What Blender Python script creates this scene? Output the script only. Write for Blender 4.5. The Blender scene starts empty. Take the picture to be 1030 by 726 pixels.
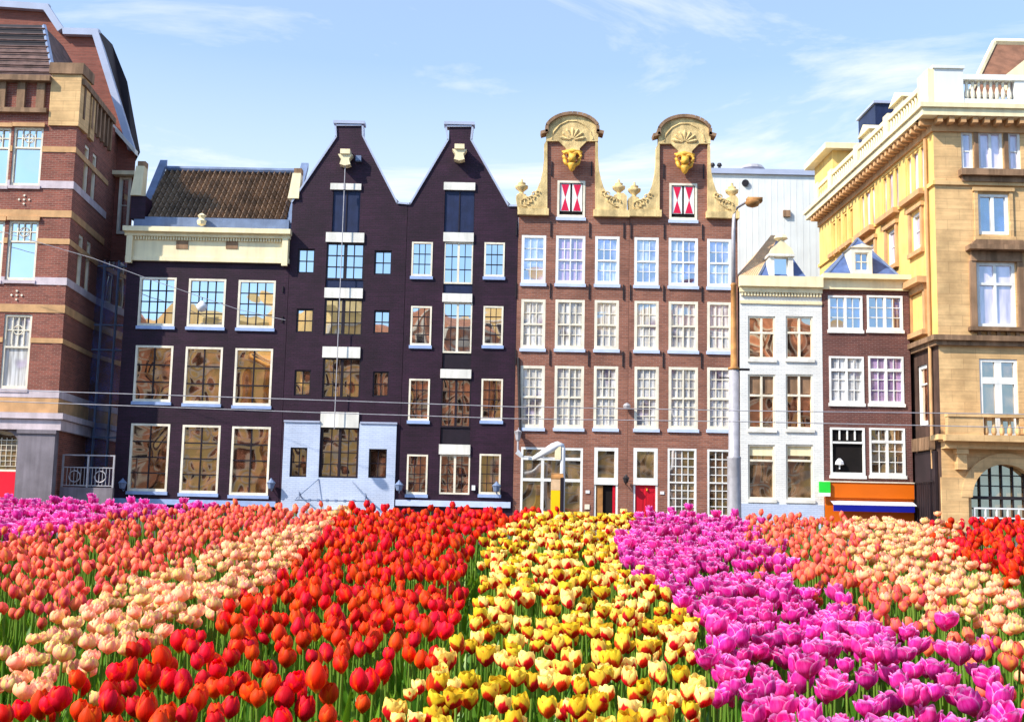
import bpy, math, random
import numpy as np
from mathutils import Matrix, Vector
random.seed(7); rng = np.random.default_rng(11)
R = math.radians
sc = bpy.context.scene
C = sc.collection

# ---------------------------------------------------------------- camera
F, PITCH, ROLL, EYE = 1200.0, 0.128, 0.0210, 0.40        # focal length in pixels of a 1030 wide picture
cam_d = bpy.data.cameras.new('camera'); cam = bpy.data.objects.new('camera', cam_d); C.objects.link(cam)
CR = Matrix.Rotation(math.pi/2 + PITCH, 3, 'X') @ Matrix.Rotation(ROLL, 3, 'Z')
cam.matrix_world = Matrix.Translation((0, 0, EYE)) @ CR.to_4x4()
cam_d.sensor_width = 36; cam_d.lens = 36*F/1030; cam_d.clip_end = 3000; cam_d.clip_start = 0.05
sc.camera = cam

# ---------------------------------------------------------------- light
SUN = Vector((-.66, -.40, .64)).normalized()              # direction towards the sun
EL = math.asin(SUN.z); AZ = math.atan2(SUN.x, SUN.y)
w = bpy.data.worlds.new('World'); sc.world = w; w.use_nodes = True
nt = w.node_tree; nt.nodes.clear()
def N(t, tree=None, **k):
    n = (tree or nt).nodes.new(t)
    for a, b in k.items(): setattr(n, a, b)
    return n
L = lambda a, b: nt.links.new(a, b)
sky = N('ShaderNodeTexSky', sky_type='NISHITA', sun_disc=False, sun_elevation=EL, sun_rotation=AZ)
sky.air_density = 1.0; sky.dust_density = 1.2; sky.ozone_density = 1.5
tc = N('ShaderNodeTexCoord'); sp = N('ShaderNodeSeparateXYZ'); L(tc.outputs['Generated'], sp.inputs[0])
mz = N('ShaderNodeMath', operation='MAXIMUM'); L(sp.outputs[2], mz.inputs[0]); mz.inputs[1].default_value = 0.0
ad = N('ShaderNodeMath', operation='ADD'); L(mz.outputs[0], ad.inputs[0]); ad.inputs[1].default_value = .22
dx = N('ShaderNodeMath', operation='DIVIDE'); L(sp.outputs[0], dx.inputs[0]); L(ad.outputs[0], dx.inputs[1])
dy = N('ShaderNodeMath', operation='DIVIDE'); L(sp.outputs[1], dy.inputs[0]); L(ad.outputs[0], dy.inputs[1])
cb = N('ShaderNodeCombineXYZ'); L(dx.outputs[0], cb.inputs[0]); L(dy.outputs[0], cb.inputs[1])
mp = N('ShaderNodeMapping'); L(cb.outputs[0], mp.inputs[0]); mp.inputs['Rotation'].default_value = (0, 0, R(-28)); mp.inputs['Scale'].default_value = (.9, 2.1, 1); mp.inputs['Location'].default_value = (1.3, .4, 0)
n1 = N('ShaderNodeTexNoise'); L(mp.outputs[0], n1.inputs['Vector']); n1.inputs['Scale'].default_value = 1.1; n1.inputs['Detail'].default_value = 10; n1.inputs['Roughness'].default_value = .62; n1.inputs['Distortion'].default_value = 1.1
cr = N('ShaderNodeValToRGB'); L(n1.outputs[0], cr.inputs[0]); cr.color_ramp.elements[0].position = .40; cr.color_ramp.elements[1].position = .66
hz = N('ShaderNodeMapRange'); L(sp.outputs[2], hz.inputs[0]); hz.inputs[1].default_value = .10; hz.inputs[2].default_value = .36; hz.inputs[3].default_value = .85; hz.inputs[4].default_value = .24
mx = N('ShaderNodeMath', operation='MULTIPLY'); L(cr.outputs[0], mx.inputs[0]); mx.inputs[1].default_value = .8
cf0 = N('ShaderNodeMath', operation='MAXIMUM'); L(mx.outputs[0], cf0.inputs[0]); L(hz.outputs[0], cf0.inputs[1])
side = N('ShaderNodeMapRange'); L(sp.outputs[1], side.inputs[0]); side.inputs[1].default_value = -.4; side.inputs[2].default_value = .4; side.inputs[3].default_value = .25; side.inputs[4].default_value = 1.0
cf = N('ShaderNodeMath', operation='MULTIPLY'); L(cf0.outputs[0], cf.inputs[0]); L(side.outputs[0], cf.inputs[1])
mixc = N('ShaderNodeMixRGB'); L(cf.outputs[0], mixc.inputs[0])
gain = N('ShaderNodeMixRGB', blend_type='MULTIPLY'); gain.inputs[0].default_value = 1; L(sky.outputs[0], gain.inputs[1]); gain.inputs[2].default_value = (1.12, 1.62, 2.0, 1)
L(gain.outputs[0], mixc.inputs[1]); mixc.inputs[2].default_value = (8.3, 8.35, 8.3, 1)
bg = N('ShaderNodeBackground'); L(mixc.outputs[0], bg.inputs[0]); bg.inputs[1].default_value = .095
wo = N('ShaderNodeOutputWorld'); L(bg.outputs[0], wo.inputs[0])
sl = bpy.data.lights.new('sun', 'SUN'); sl.energy = 4.6; sl.angle = R(.5); sl.color = (1, .91, .76)
so = bpy.data.objects.new('sun', sl); C.objects.link(so); so.rotation_euler = SUN.to_track_quat('Z', 'Y').to_euler()
vs = sc.view_settings; vs.view_transform = 'Standard'; vs.look = 'None'; vs.gamma = 1; vs.exposure = .64; vs.use_curve_mapping = False

# ---------------------------------------------------------------- helpers
def ray(px, py):
    v = CR @ Vector(((px-515)/F, (363-py)/F, -1)); return v
class Frame:                                              # a vertical plane: u along it, z up, d outwards from it
    def __init__(s, x, y, ang=0.0, flip=1):
        s.o = Vector((x, y, 0)); s.u = Vector((math.cos(ang), math.sin(ang), 0))
        s.n = Vector((s.u.y, -s.u.x, 0))*flip             # outward normal; for ang=0 it points to -Y
    def uz(s, px, py):
        r = ray(px, py); o = s.o - Vector((0, 0, EYE)); t = o.dot(s.n)/r.dot(s.n)
        p = Vector((0, 0, EYE)) + r*t
        return (p - s.o).dot(s.u), p.z
    def rect(s, x0, y0, x1, y1):
        xc, yc = (x0+x1)/2, (y0+y1)/2
        a, b = s.uz(x0, yc)[0], s.uz(x1, yc)[0]
        return min(a, b), max(a, b), s.uz(xc, y1)[1], s.uz(xc, y0)[1]
    def pt(s, u, z, d=0.0):
        p = s.o + s.u*u + s.n*d; return (p.x, p.y, z)
class MB:
    def __init__(s): s.v = []; s.f = []
    def add(s, v, f):
        b = len(s.v); s.v += [tuple(p) for p in v]; s.f += [tuple(i+b for i in q) for q in f]; return s
    def box(s, fr, u0, u1, z0, z1, d0, d1):
        if u1 < u0: u0, u1 = u1, u0
        if z1 < z0: z0, z1 = z1, z0
        if d1 < d0: d0, d1 = d1, d0
        v = [fr.pt(u, z, d) for d in (d0, d1) for z in (z0, z1) for u in (u0, u1)]
        return s.add(v, [(0,2,3,1),(4,5,7,6),(0,1,5,4),(2,6,7,3),(0,4,6,2),(1,3,7,5)])
    def prism(s, fr, pts, d0, d1):
        n = len(pts); v = [fr.pt(u, z, d0) for u, z in pts] + [fr.pt(u, z, d1) for u, z in pts]
        return s.add(v, [tuple(range(n))[::-1], tuple(range(n, 2*n))] + [(i, (i+1) % n, (i+1) % n+n, i+n) for i in range(n)])
    def quad(s, fr, u0, u1, z0, z1, d, tilt=0.0, tz=0.0):
        return s.add([fr.pt(u0, z0, d), fr.pt(u1, z0, d+tilt), fr.pt(u1, z1, d+tilt+tz), fr.pt(u0, z1, d+tz)], [(0, 1, 2, 3)])
    def tube(s, pts, r, n=6):
        pts = [Vector(p) for p in pts]; rs = r if isinstance(r, (list, tuple)) else [r]*len(pts); b = len(s.v)
        for i, p in enumerate(pts):
            t = (pts[min(i+1, len(pts)-1)] - pts[max(i-1, 0)]).normalized()
            a = t.orthogonal().normalized() if abs(t.z) > .95 else t.cross(Vector((0, 0, 1))).normalized(); c = t.cross(a)
            for k in range(n):
                q = p + (a*math.cos(2*math.pi*k/n) + c*math.sin(2*math.pi*k/n))*rs[i]; s.v.append(tuple(q))
        for i in range(len(pts)-1):
            for k in range(n):
                s.f.append((b+i*n+k, b+i*n+(k+1) % n, b+(i+1)*n+(k+1) % n, b+(i+1)*n+k))
        s.f.append(tuple(b+k for k in range(n))[::-1]); s.f.append(tuple(b+(len(pts)-1)*n+k for k in range(n)))
        return s
    def lathe(s, c, prof, n=12):
        return s.tube([(c[0], c[1], c[2]+z) for r, z in prof], [max(r, .001) for r, z in prof], n)
    def wall(s, fr, top, z0, holes, d=0.0, thick=.35, reveal=.16):
        """wall under a piecewise linear top line [(u,z)...] with rectangular holes (u0,u1,z0,z1)"""
        xs = sorted(set([p[0] for p in top] + [h[0] for h in holes] + [h[1] for h in holes]))
        xs = [x for x in xs if top[0][0] <= x <= top[-1][0]]
        def zt(u, side):
            for (a, za), (b, zb) in zip(top, top[1:]):
                if a - 1e-9 <= u <= b + 1e-9 and b > a:
                    if side < 0 and abs(u-a) < 1e-7 and u > top[0][0]+1e-7: continue
                    if side > 0 and abs(u-b) < 1e-7 and u < top[-1][0]-1e-7: continue
                    return za + (zb-za)*(u-a)/(b-a)
            return top[-1][1]
        for a, b in zip(xs, xs[1:]):
            if b-a < 1e-5: continue
            m = (a+b)/2; hs = sorted([(h[2], h[3]) for h in holes if h[0] < m < h[1]])
            lo = z0; seg = []
            for h in hs: seg.append((lo, h[0])); lo = h[1]
            for z_0, z_1 in seg:
                if z_1-z_0 > 1e-4: s.quad(fr, a, b, z_0, z_1, d)
            za, zb = zt(a, 1), zt(b, -1)
            s.add([fr.pt(a, lo, d), fr.pt(b, lo, d), fr.pt(b, zb, d), fr.pt(a, za, d)], [(0,1,2,3)])
            s.add([fr.pt(a, za, d), fr.pt(b, zb, d), fr.pt(b, zb, d-thick), fr.pt(a, za, d-thick)], [(0,1,2,3)])
            s.add([fr.pt(a, z0, d-thick), fr.pt(b, z0, d-thick), fr.pt(b, zb, d-thick), fr.pt(a, za, d-thick)], [(3,2,1,0)])
        for u, zz in (top[0], top[-1]):
            s.add([fr.pt(u, z0, d), fr.pt(u, z0, d-thick), fr.pt(u, zz, d-thick), fr.pt(u, zz, d)], [(0,1,2,3)])
        for u0, u1, a, b in holes:
            e = d-reveal
            s.add([fr.pt(u0,a,d), fr.pt(u1,a,d), fr.pt(u1,b,d), fr.pt(u0,b,d), fr.pt(u0,a,e), fr.pt(u1,a,e), fr.pt(u1,b,e), fr.pt(u0,b,e)],
                  [(0,1,5,4),(1,2,6,5),(2,3,7,6),(3,0,4,7),(4,5,6,7)])
        return s
    def build(s, name, mat, parent=None, smooth=False):
        me = bpy.data.meshes.new(name); off = Vector((0, 0, 0))
        if parent is not None: off = base_of(parent)
        me.from_pydata([(p[0]-off.x, p[1]-off.y, p[2]-off.z) for p in s.v], [], s.f); me.materials.append(mat)
        if smooth: me.polygons.foreach_set('use_smooth', [True]*len(me.polygons))
        me.update(); o = bpy.data.objects.new(name, me); C.objects.link(o)
        if parent is not None: o.parent = parent
        return o
def base_of(o):
    while o.parent: o = o.parent
    return Vector(o.location)
def thing(name, label, cat, loc, group=None):
    o = bpy.data.objects.new(name, None); o.empty_display_size = .3; C.objects.link(o); o.location = loc
    return tag(o, label, cat, group)
def tag(o, label, cat, group=None):
    o['label'] = label; o['category'] = cat
    if group: o['group'] = group
    return o
def srgb(c):
    return tuple(((x/255)/12.92 if x/255 <= .04045 else ((x/255+.055)/1.055)**2.4) for x in c) + (1,)

# ---------------------------------------------------------------- materials
class T:
    def __init__(s, name):
        s.m = bpy.data.materials.new(name); s.m.use_nodes = True; s.t = s.m.node_tree; s.t.nodes.clear()
        s.out = s.n('ShaderNodeOutputMaterial')
    def n(s, t, **k):
        n = s.t.nodes.new(t)
        for a, b in k.items(): setattr(n, a, b)
        return n
    def l(s, a, b): s.t.links.new(a, b)
    def math(s, op, a, b=None, clamp=False):
        n = s.n('ShaderNodeMath', operation=op); n.use_clamp = clamp
        for i, x in enumerate((a, b)):
            if x is None: continue
            if isinstance(x, (int, float)): n.inputs[i].default_value = x
            else: s.l(x, n.inputs[i])
        return n.outputs[0]
    def mix(s, f, a, b, mode='MIX'):
        n = s.n('ShaderNodeMixRGB', blend_type=mode)
        for i, x in enumerate((f, a, b)):
            if isinstance(x, (int, float)): n.inputs[i].default_value = x
            elif isinstance(x, tuple): n.inputs[i].default_value = x
            else: s.l(x, n.inputs[i])
        return n.outputs[0]
    def ramp(s, x, p0, p1, v0=0, v1=1):
        n = s.n('ShaderNodeMapRange'); n.interpolation_type = 'SMOOTHSTEP'; s.l(x, n.inputs[0])
        for i, v in enumerate((p0, p1, v0, v1)): n.inputs[i+1].default_value = v
        return n.outputs[0]
def mat(name, c, rough=.75, var=.16, scale=1.5, fine=.08, bump=.15, metal=0, streak=.0, spec=.3):
    t = T(name); tc = t.n('ShaderNodeTexCoord'); co = tc.outputs['Object']
    a = t.n('ShaderNodeTexNoise'); t.l(co, a.inputs[0]); a.inputs['Scale'].default_value = scale; a.inputs['Detail'].default_value = 6
    b = t.n('ShaderNodeTexNoise'); t.l(co, b.inputs[0]); b.inputs['Scale'].default_value = scale*14; b.inputs['Detail'].default_value = 4
    v = t.math('ADD', t.ramp(a.outputs[0], .3, .7, 1-var, 1+var*.5), t.math('MULTIPLY', t.math('SUBTRACT', b.outputs[0], .5), fine*2))
    if streak:
        mp = t.n('ShaderNodeMapping'); t.l(co, mp.inputs[0]); mp.inputs['Scale'].default_value = (3.5, 3.5, .25)
        k = t.n('ShaderNodeTexNoise'); t.l(mp.outputs[0], k.inputs[0]); k.inputs['Scale'].default_value = 1.3; k.inputs['Detail'].default_value = 5
        v = t.math('MULTIPLY', v, t.ramp(k.outputs[0], .38, .62, 1-streak, 1))
    vv = t.n('ShaderNodeCombineColor')
    for i in range(3): t.l(v, vv.inputs[i])
    col = t.mix(1.0, srgb(c), vv.outputs[0], 'MULTIPLY')
    p = t.n('ShaderNodeBsdfPrincipled'); t.l(col, p.inputs['Base Color']); p.inputs['Roughness'].default_value = rough; p.inputs['Metallic'].default_value = metal
    p.inputs['Specular IOR Level'].default_value = spec
    if bump:
        bp = t.n('ShaderNodeBump'); t.l(b.outputs[0], bp.inputs['Height']); bp.inputs['Strength'].default_value = bump; bp.inputs['Distance'].default_value = .03; t.l(bp.outputs[0], p.inputs['Normal'])
    t.l(p.outputs[0], t.out.inputs[0]); return t.m
def brick(name, c1, c2, mortar, var=.25, w=.24, h=.075, ms=.012, rough=.85, streak=.12):
    t = T(name); tc = t.n('ShaderNodeTexCoord'); sx = t.n('ShaderNodeSeparateXYZ'); t.l(tc.outputs['Object'], sx.inputs[0])
    cx = t.n('ShaderNodeCombineXYZ'); t.l(t.math('ADD', sx.outputs[0], sx.outputs[1]), cx.inputs[0]); t.l(sx.outputs[2], cx.inputs[1])
    b = t.n('ShaderNodeTexBrick'); t.l(cx.outputs[0], b.inputs[0]); b.inputs['Scale'].default_value = 1; b.inputs['Brick Width'].default_value = w; b.inputs['Row Height'].default_value = h
    b.inputs['Mortar Size'].default_value = ms; b.inputs['Color1'].default_value = srgb(c1); b.inputs['Color2'].default_value = srgb(c2); b.inputs['Mortar'].default_value = srgb(mortar); b.inputs['Bias'].default_value = 0
    a = t.n('ShaderNodeTexNoise'); t.l(tc.outputs['Object'], a.inputs[0]); a.inputs['Scale'].default_value = .7; a.inputs['Detail'].default_value = 7; a.inputs['Roughness'].default_value = .65
    mp = t.n('ShaderNodeMapping'); t.l(tc.outputs['Object'], mp.inputs[0]); mp.inputs['Scale'].default_value = (.5, .5, 9)
    k = t.n('ShaderNodeTexNoise'); t.l(mp.outputs[0], k.inputs[0]); k.inputs['Scale'].default_value = 1.2; k.inputs['Detail'].default_value = 3
    v = t.math('MULTIPLY', t.ramp(a.outputs[0], .3, .7, 1-var, 1+var*.6), t.ramp(k.outputs[0], .3, .7, 1-streak, 1+streak))
    vv = t.n('ShaderNodeCombineColor')
    for i in range(3): t.l(v, vv.inputs[i])
    col = t.mix(1.0, b.outputs[0], vv.outputs[0], 'MULTIPLY')
    p = t.n('ShaderNodeBsdfPrincipled'); t.l(col, p.inputs['Base Color']); p.inputs['Roughness'].default_value = rough; p.inputs['Specular IOR Level'].default_value = .25
    bp = t.n('ShaderNodeBump'); t.l(b.outputs['Fac'], bp.inputs['Height']); bp.invert = True; bp.inputs['Strength'].default_value = .35; bp.inputs['Distance'].default_value = .01; t.l(bp.outputs[0], p.inputs['Normal'])
    t.l(p.outputs[0], t.out.inputs[0]); return t.m
def glass(name, inner, refl=.5, tint=(.95, .95, .95, 1), curtain=None, folds=14, cover=.5, warp=.35):
    """window pane: room or curtain seen through it under wavy old glass"""
    t = T(name); tc = t.n('ShaderNodeTexCoord'); co = tc.outputs['Object']
    n = t.n('ShaderNodeTexNoise'); t.l(co, n.inputs[0]); n.inputs['Scale'].default_value = 1.6; n.inputs['Detail'].default_value = 3
    col = t.mix(t.ramp(n.outputs[0], .4, .62), srgb(inner), srgb(tuple(min(255, c*1.9+12) for c in inner)))
    if curtain:
        mp = t.n('ShaderNodeMapping'); t.l(co, mp.inputs[0]); mp.inputs['Scale'].default_value = (folds, folds, .6)
        q = t.n('ShaderNodeTexNoise'); t.l(mp.outputs[0], q.inputs[0]); q.inputs['Scale'].default_value = 1; q.inputs['Detail'].default_value = 2
        g = t.n('ShaderNodeTexNoise'); t.l(co, g.inputs[0]); g.inputs['Scale'].default_value = .9; g.inputs['Detail'].default_value = 1
        cc = t.mix(t.ramp(q.outputs[0], .35, .65), srgb(curtain), srgb(tuple(c*.72 for c in curtain)))
        col = t.mix(t.ramp(g.outputs[0], cover-.06, cover+.06), cc, col)
    d = t.n('ShaderNodeBsdfDiffuse'); t.l(col, d.inputs[0])
    g2 = t.n('ShaderNodeBsdfGlossy'); g2.inputs['Roughness'].default_value = .02; g2.inputs['Color'].default_value = tint
    wn = t.n('ShaderNodeTexNoise'); t.l(co, wn.inputs[0]); wn.inputs['Scale'].default_value = .85; wn.inputs['Detail'].default_value = 0; wn.inputs['Distortion'].default_value = .25
    bp = t.n('ShaderNodeBump'); t.l(wn.outputs[0], bp.inputs['Height']); bp.inputs['Strength'].default_value = warp; bp.inputs['Distance'].default_value = .042; t.l(bp.outputs[0], g2.inputs['Normal'])
    mx = t.n('ShaderNodeMixShader'); mx.inputs[0].default_value = refl; t.l(d.outputs[0], mx.inputs[1]); t.l(g2.outputs[0], mx.inputs[2])
    t.l(mx.outputs[0], t.out.inputs[0]); return t.m

m_black = brick('black_brick', (52, 24, 46), (43, 20, 39), (35, 18, 33), var=.35, streak=.16, rough=.6)
m_brown = brick('brown_brick', (150, 95, 76), (126, 77, 64), (142, 110, 98), var=.22)
m_brown2 = brick('dark_brown_brick', (112, 66, 60), (92, 54, 52), (118, 92, 86), var=.22)
m_red = brick('red_brick', (150, 82, 68), (120, 66, 58), (146, 110, 98), var=.22)
m_red2 = brick('orange_brown_brick', (146, 84, 72), (130, 74, 64), (130, 88, 78), var=.15)
m_white = mat('white_paint', (230, 226, 218), .6, .14, 1.2, .05, .08, streak=.14)
m_whitewall = brick('whitewashed_brick', (230, 228, 224), (222, 220, 217), (208, 207, 206), var=.12, streak=.05)
m_bluewhite = brick('pale_blue_brick', (192, 202, 224), (184, 195, 219), (172, 184, 210), var=.13, streak=.03)
m_cream = mat('cream_paint', (240, 224, 184), .6, .09, 1.5, .03, .08, streak=.1)
m_sand = mat('yellow_sandstone', (232, 202, 144), .85, .3, 2.6, .16, .7, streak=.28)
m_frame = mat('window_white', (236, 226, 206), .5, .14, 2, .06, .05, streak=.14)
m_framew = mat('window_pure_white', (234, 233, 230), .5, .12, 2, .05, .05, streak=.12)
m_sill = mat('blue_grey_stone', (150, 170, 212), .6, .12, 3, .05, .1)
m_sillw = mat('pale_blue_stone', (190, 202, 232), .6, .1, 3, .05, .1)
m_darkwood = mat('dark_wood', (34, 24, 34), .5, .2, 3, .05, .1)
m_navy = mat('navy_hatch_paint', (32, 42, 76), .5, .2, 2, .06, .1, streak=.15)
m_lead = mat('lead_grey', (112, 128, 160), .5, .2, 2, .06, .15, streak=.1)
m_slate = mat('blue_slate', (84, 106, 156), .45, .22, 3, .15, .3, streak=.12)
m_tile = mat('dark_pantile', (126, 100, 76), .4, .45, 1.6, .25, .4, spec=.5)
m_tileb = mat('brown_plain_tile', (132, 92, 72), .7, .3, 2.5, .2, .5)
m_tilep = mat('purple_brown_tile', (104, 80, 76), .7, .45, 2.5, .3, .6)
m_tilel = mat('pale_tile', (214, 178, 140), .7, .2, 2.5, .15, .4)
m_iron = mat('black_iron', (40, 34, 38), .5, .2, 4, .05, .1)
m_gold = mat('gilded_ornament', (236, 178, 60), .4, .25, 9, .15, .5, spec=.5)
m_redp = mat('red_door_paint', (190, 22, 42), .4, .1, 2, .04, .05)
m_shred = mat('shutter_red', (208, 26, 70), .5, .1, 3, .04, .05)
m_ochre = mat('ochre_render', (238, 196, 118), .85, .14, 1.0, .05, .15, streak=.12)
m_stone = brick('ashlar_sandstone', (216, 178, 128), (208, 169, 120), (190, 152, 108), var=.3, w=.95, h=.42, ms=.01, streak=.1)
m_stoned = mat('weathered_stone', (150, 118, 92), .85, .3, 1.2, .12, .3, streak=.35)
m_band = mat('sandstone_band', (204, 158, 112), .8, .2, 1.6, .1, .2, streak=.1)
m_bandw = mat('pale_stone_band', (206, 190, 196), .8, .18, 1.6, .08, .2, streak=.1)
m_grey = mat('grey_stone', (128, 120, 128), .8, .22, 1.4, .08, .2, streak=.2)
m_metalw = mat('pale_cladding', (222, 224, 223), .5, .06, .8, .02, .02, streak=.05)
m_fascia = mat('grey_fascia', (168, 176, 200), .4, .08, 1, .03, .05)
m_orange = mat('orange_sign', (212, 100, 14), .4, .06, 1, .02, .02)
m_blue = mat('blue_awning', (16, 22, 140), .5, .08, 2, .02, .02)
m_green = mat('green_sign', (44, 206, 62), .4, .05, 2, .02, .02)
m_redpanel = mat('red_shop_panel', (226, 28, 52), .4, .06, 1, .02, .02)
m_pole = mat('galvanised_steel', (176, 172, 178), .45, .15, 4, .06, .1, metal=.2, streak=.1)
m_polerust = mat('rusty_pole_paint', (186, 130, 74), .6, .25, 5, .1, .2, streak=.25)
m_yellow = mat('yellow_box', (250, 196, 20), .4, .08, 2, .02, .02)
m_plastic = mat('white_enamel', (226, 226, 230), .35, .06, 3, .02, .02)
m_purplebrown = mat('dark_alley', (46, 34, 38), .7, .3, 1.5, .1, .2)
g_sky = glass('glass_dark', (30, 26, 32), .7)
g_brn = glass('glass_reflecting', (84, 50, 36), .66, tint=(1, .86, .68, 1), warp=.6)
g_cur = glass('glass_lace_curtain', (96, 88, 104), .24, curtain=(232, 231, 234), folds=9, cover=.62)
g_curb = glass('glass_blue_curtain', (70, 70, 120), .45, curtain=(210, 214, 232), folds=9, cover=.45)
g_pur = glass('glass_violet_curtain', (90, 70, 120), .28, curtain=(196, 160, 208), folds=12, cover=.7)
g_shop = glass('glass_shop', (70, 52, 36), .38, curtain=(150, 120, 80), folds=2, cover=.42, warp=.5)
g_pale = glass('glass_lilac_blind', (190, 176, 214), .3, curtain=(226, 210, 236), folds=3, cover=.8)
g_blue = glass('glass_deep_blue', (24, 40, 76), .5)
m_shaded = mat('shaded_stone', (84, 62, 54), .9, .3, 1.2, .1, .2, streak=.3)  # shade on the lower side wall put into the stone colour
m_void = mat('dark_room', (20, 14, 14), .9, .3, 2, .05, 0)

# ---------------------------------------------------------------- building parts
def window(fr, par, u0, u1, z0, z1, fm, gm, fw=.1, cols=2, rows=3, bar=.028, bm=None, rec=.10, sill=None, mull=None, trans=None, hole=None, open_dark=False, name='window', tb=.06):
    """window frame part with pane, glazing bars and sill below it in the tree"""
    a = MB(); d0, d1 = -rec-.04, -rec+.06
    a.box(fr, u0, u0+fw, z0, z1, d0, d1); a.box(fr, u1-fw, u1, z0, z1, d0, d1)
    a.box(fr, u0+fw, u1-fw, z1-fw, z1, d0, d1-.002); a.box(fr, u0+fw, u1-fw, z0, z0+fw*1.3, d0, d1-.002)
    iu0, iu1, iz0, iz1 = u0+fw, u1-fw, z0+fw*1.3, z1-fw
    for m in (mull or []):
        uc = iu0+(iu1-iu0)*m; a.box(fr, uc-tb/2, uc+tb/2, iz0, iz1, d0+.02, d1-.012)
    for m in (trans or []):
        zc = iz0+(iz1-iz0)*m; a.box(fr, iu0, iu1, zc-tb/2, zc+tb/2, d0+.02, d1-.006)
    wo = a.build(name, fm, par)
    p = MB().quad(fr, iu0, iu1, iz0, iz1, -rec-.03, random.uniform(-.012, .012), random.uniform(-.012, .012))
    p.build('pane', m_void if open_dark else gm, wo)
    if cols > 1 or rows > 1:
        b = MB()
        for i in range(1, cols): uc = iu0+(iu1-iu0)*i/cols; b.box(fr, uc-bar/2, uc+bar/2, iz0, iz1, d0+.03, d1-.045)
        for i in range(1, rows):
            zc = iz0+(iz1-iz0)*i/rows; b.box(fr, iu0, iu1, zc-bar/2, zc+bar/2, d0+.032, d1-.048)
        b.build('glazing_bars', bm or fm, wo)
    if sill: MB().box(fr, u0-.04, u1+.04, z0-.13, z0-.002, -rec, .07).build('sill', sill, wo)
    return wo
def anchors(fr, par, pts, h=.62):
    for px, py in pts:
        u, z = fr.uz(px, py); MB().box(fr, u-.022, u+.022, z-h/2, z+h/2, .004, .05).build('wall_anchor', m_iron, par)
def body(fr, par, u0, u1, ztop, wallm, roofm=None, depth=9, thick=.35):
    """side and back walls and a flat roof behind a facade"""
    b = MB(); b.box(fr, u0, u0+.3, -.2, ztop, -thick-.002, -depth); b.box(fr, u1-.3, u1, -.2, ztop, -thick-.002, -depth)
    b.box(fr, u0+.3, u1-.3, -.2, ztop-.01, -depth+.3, -depth); b.build('side_wall', wallm, par)
def lantern(fr, par, px, py, m=m_iron, s=.16, name='wall_lantern'):
    u, z = fr.uz(px, py); c = Vector(fr.pt(u, z, .28))
    b = MB().tube([fr.pt(u, z-s, .0), fr.pt(u, z-s*1.3, .16), (c.x, c.y, z-s*.9)], .02, 5)
    b.lathe((c.x, c.y, z-s), [(.03, 0), (s*.55, .04), (s*.8, s*1.2), (s*.95, s*1.25), (s*.3, s*1.9), (.02, s*2.2)], 8)
    b.build(name, m, par)

D = 48.0
FF = Frame(0, D)
U = lambda px, py=370: FF.uz(px, py)[0]
Z = lambda py, px=515: FF.uz(px, py)[1]

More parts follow.
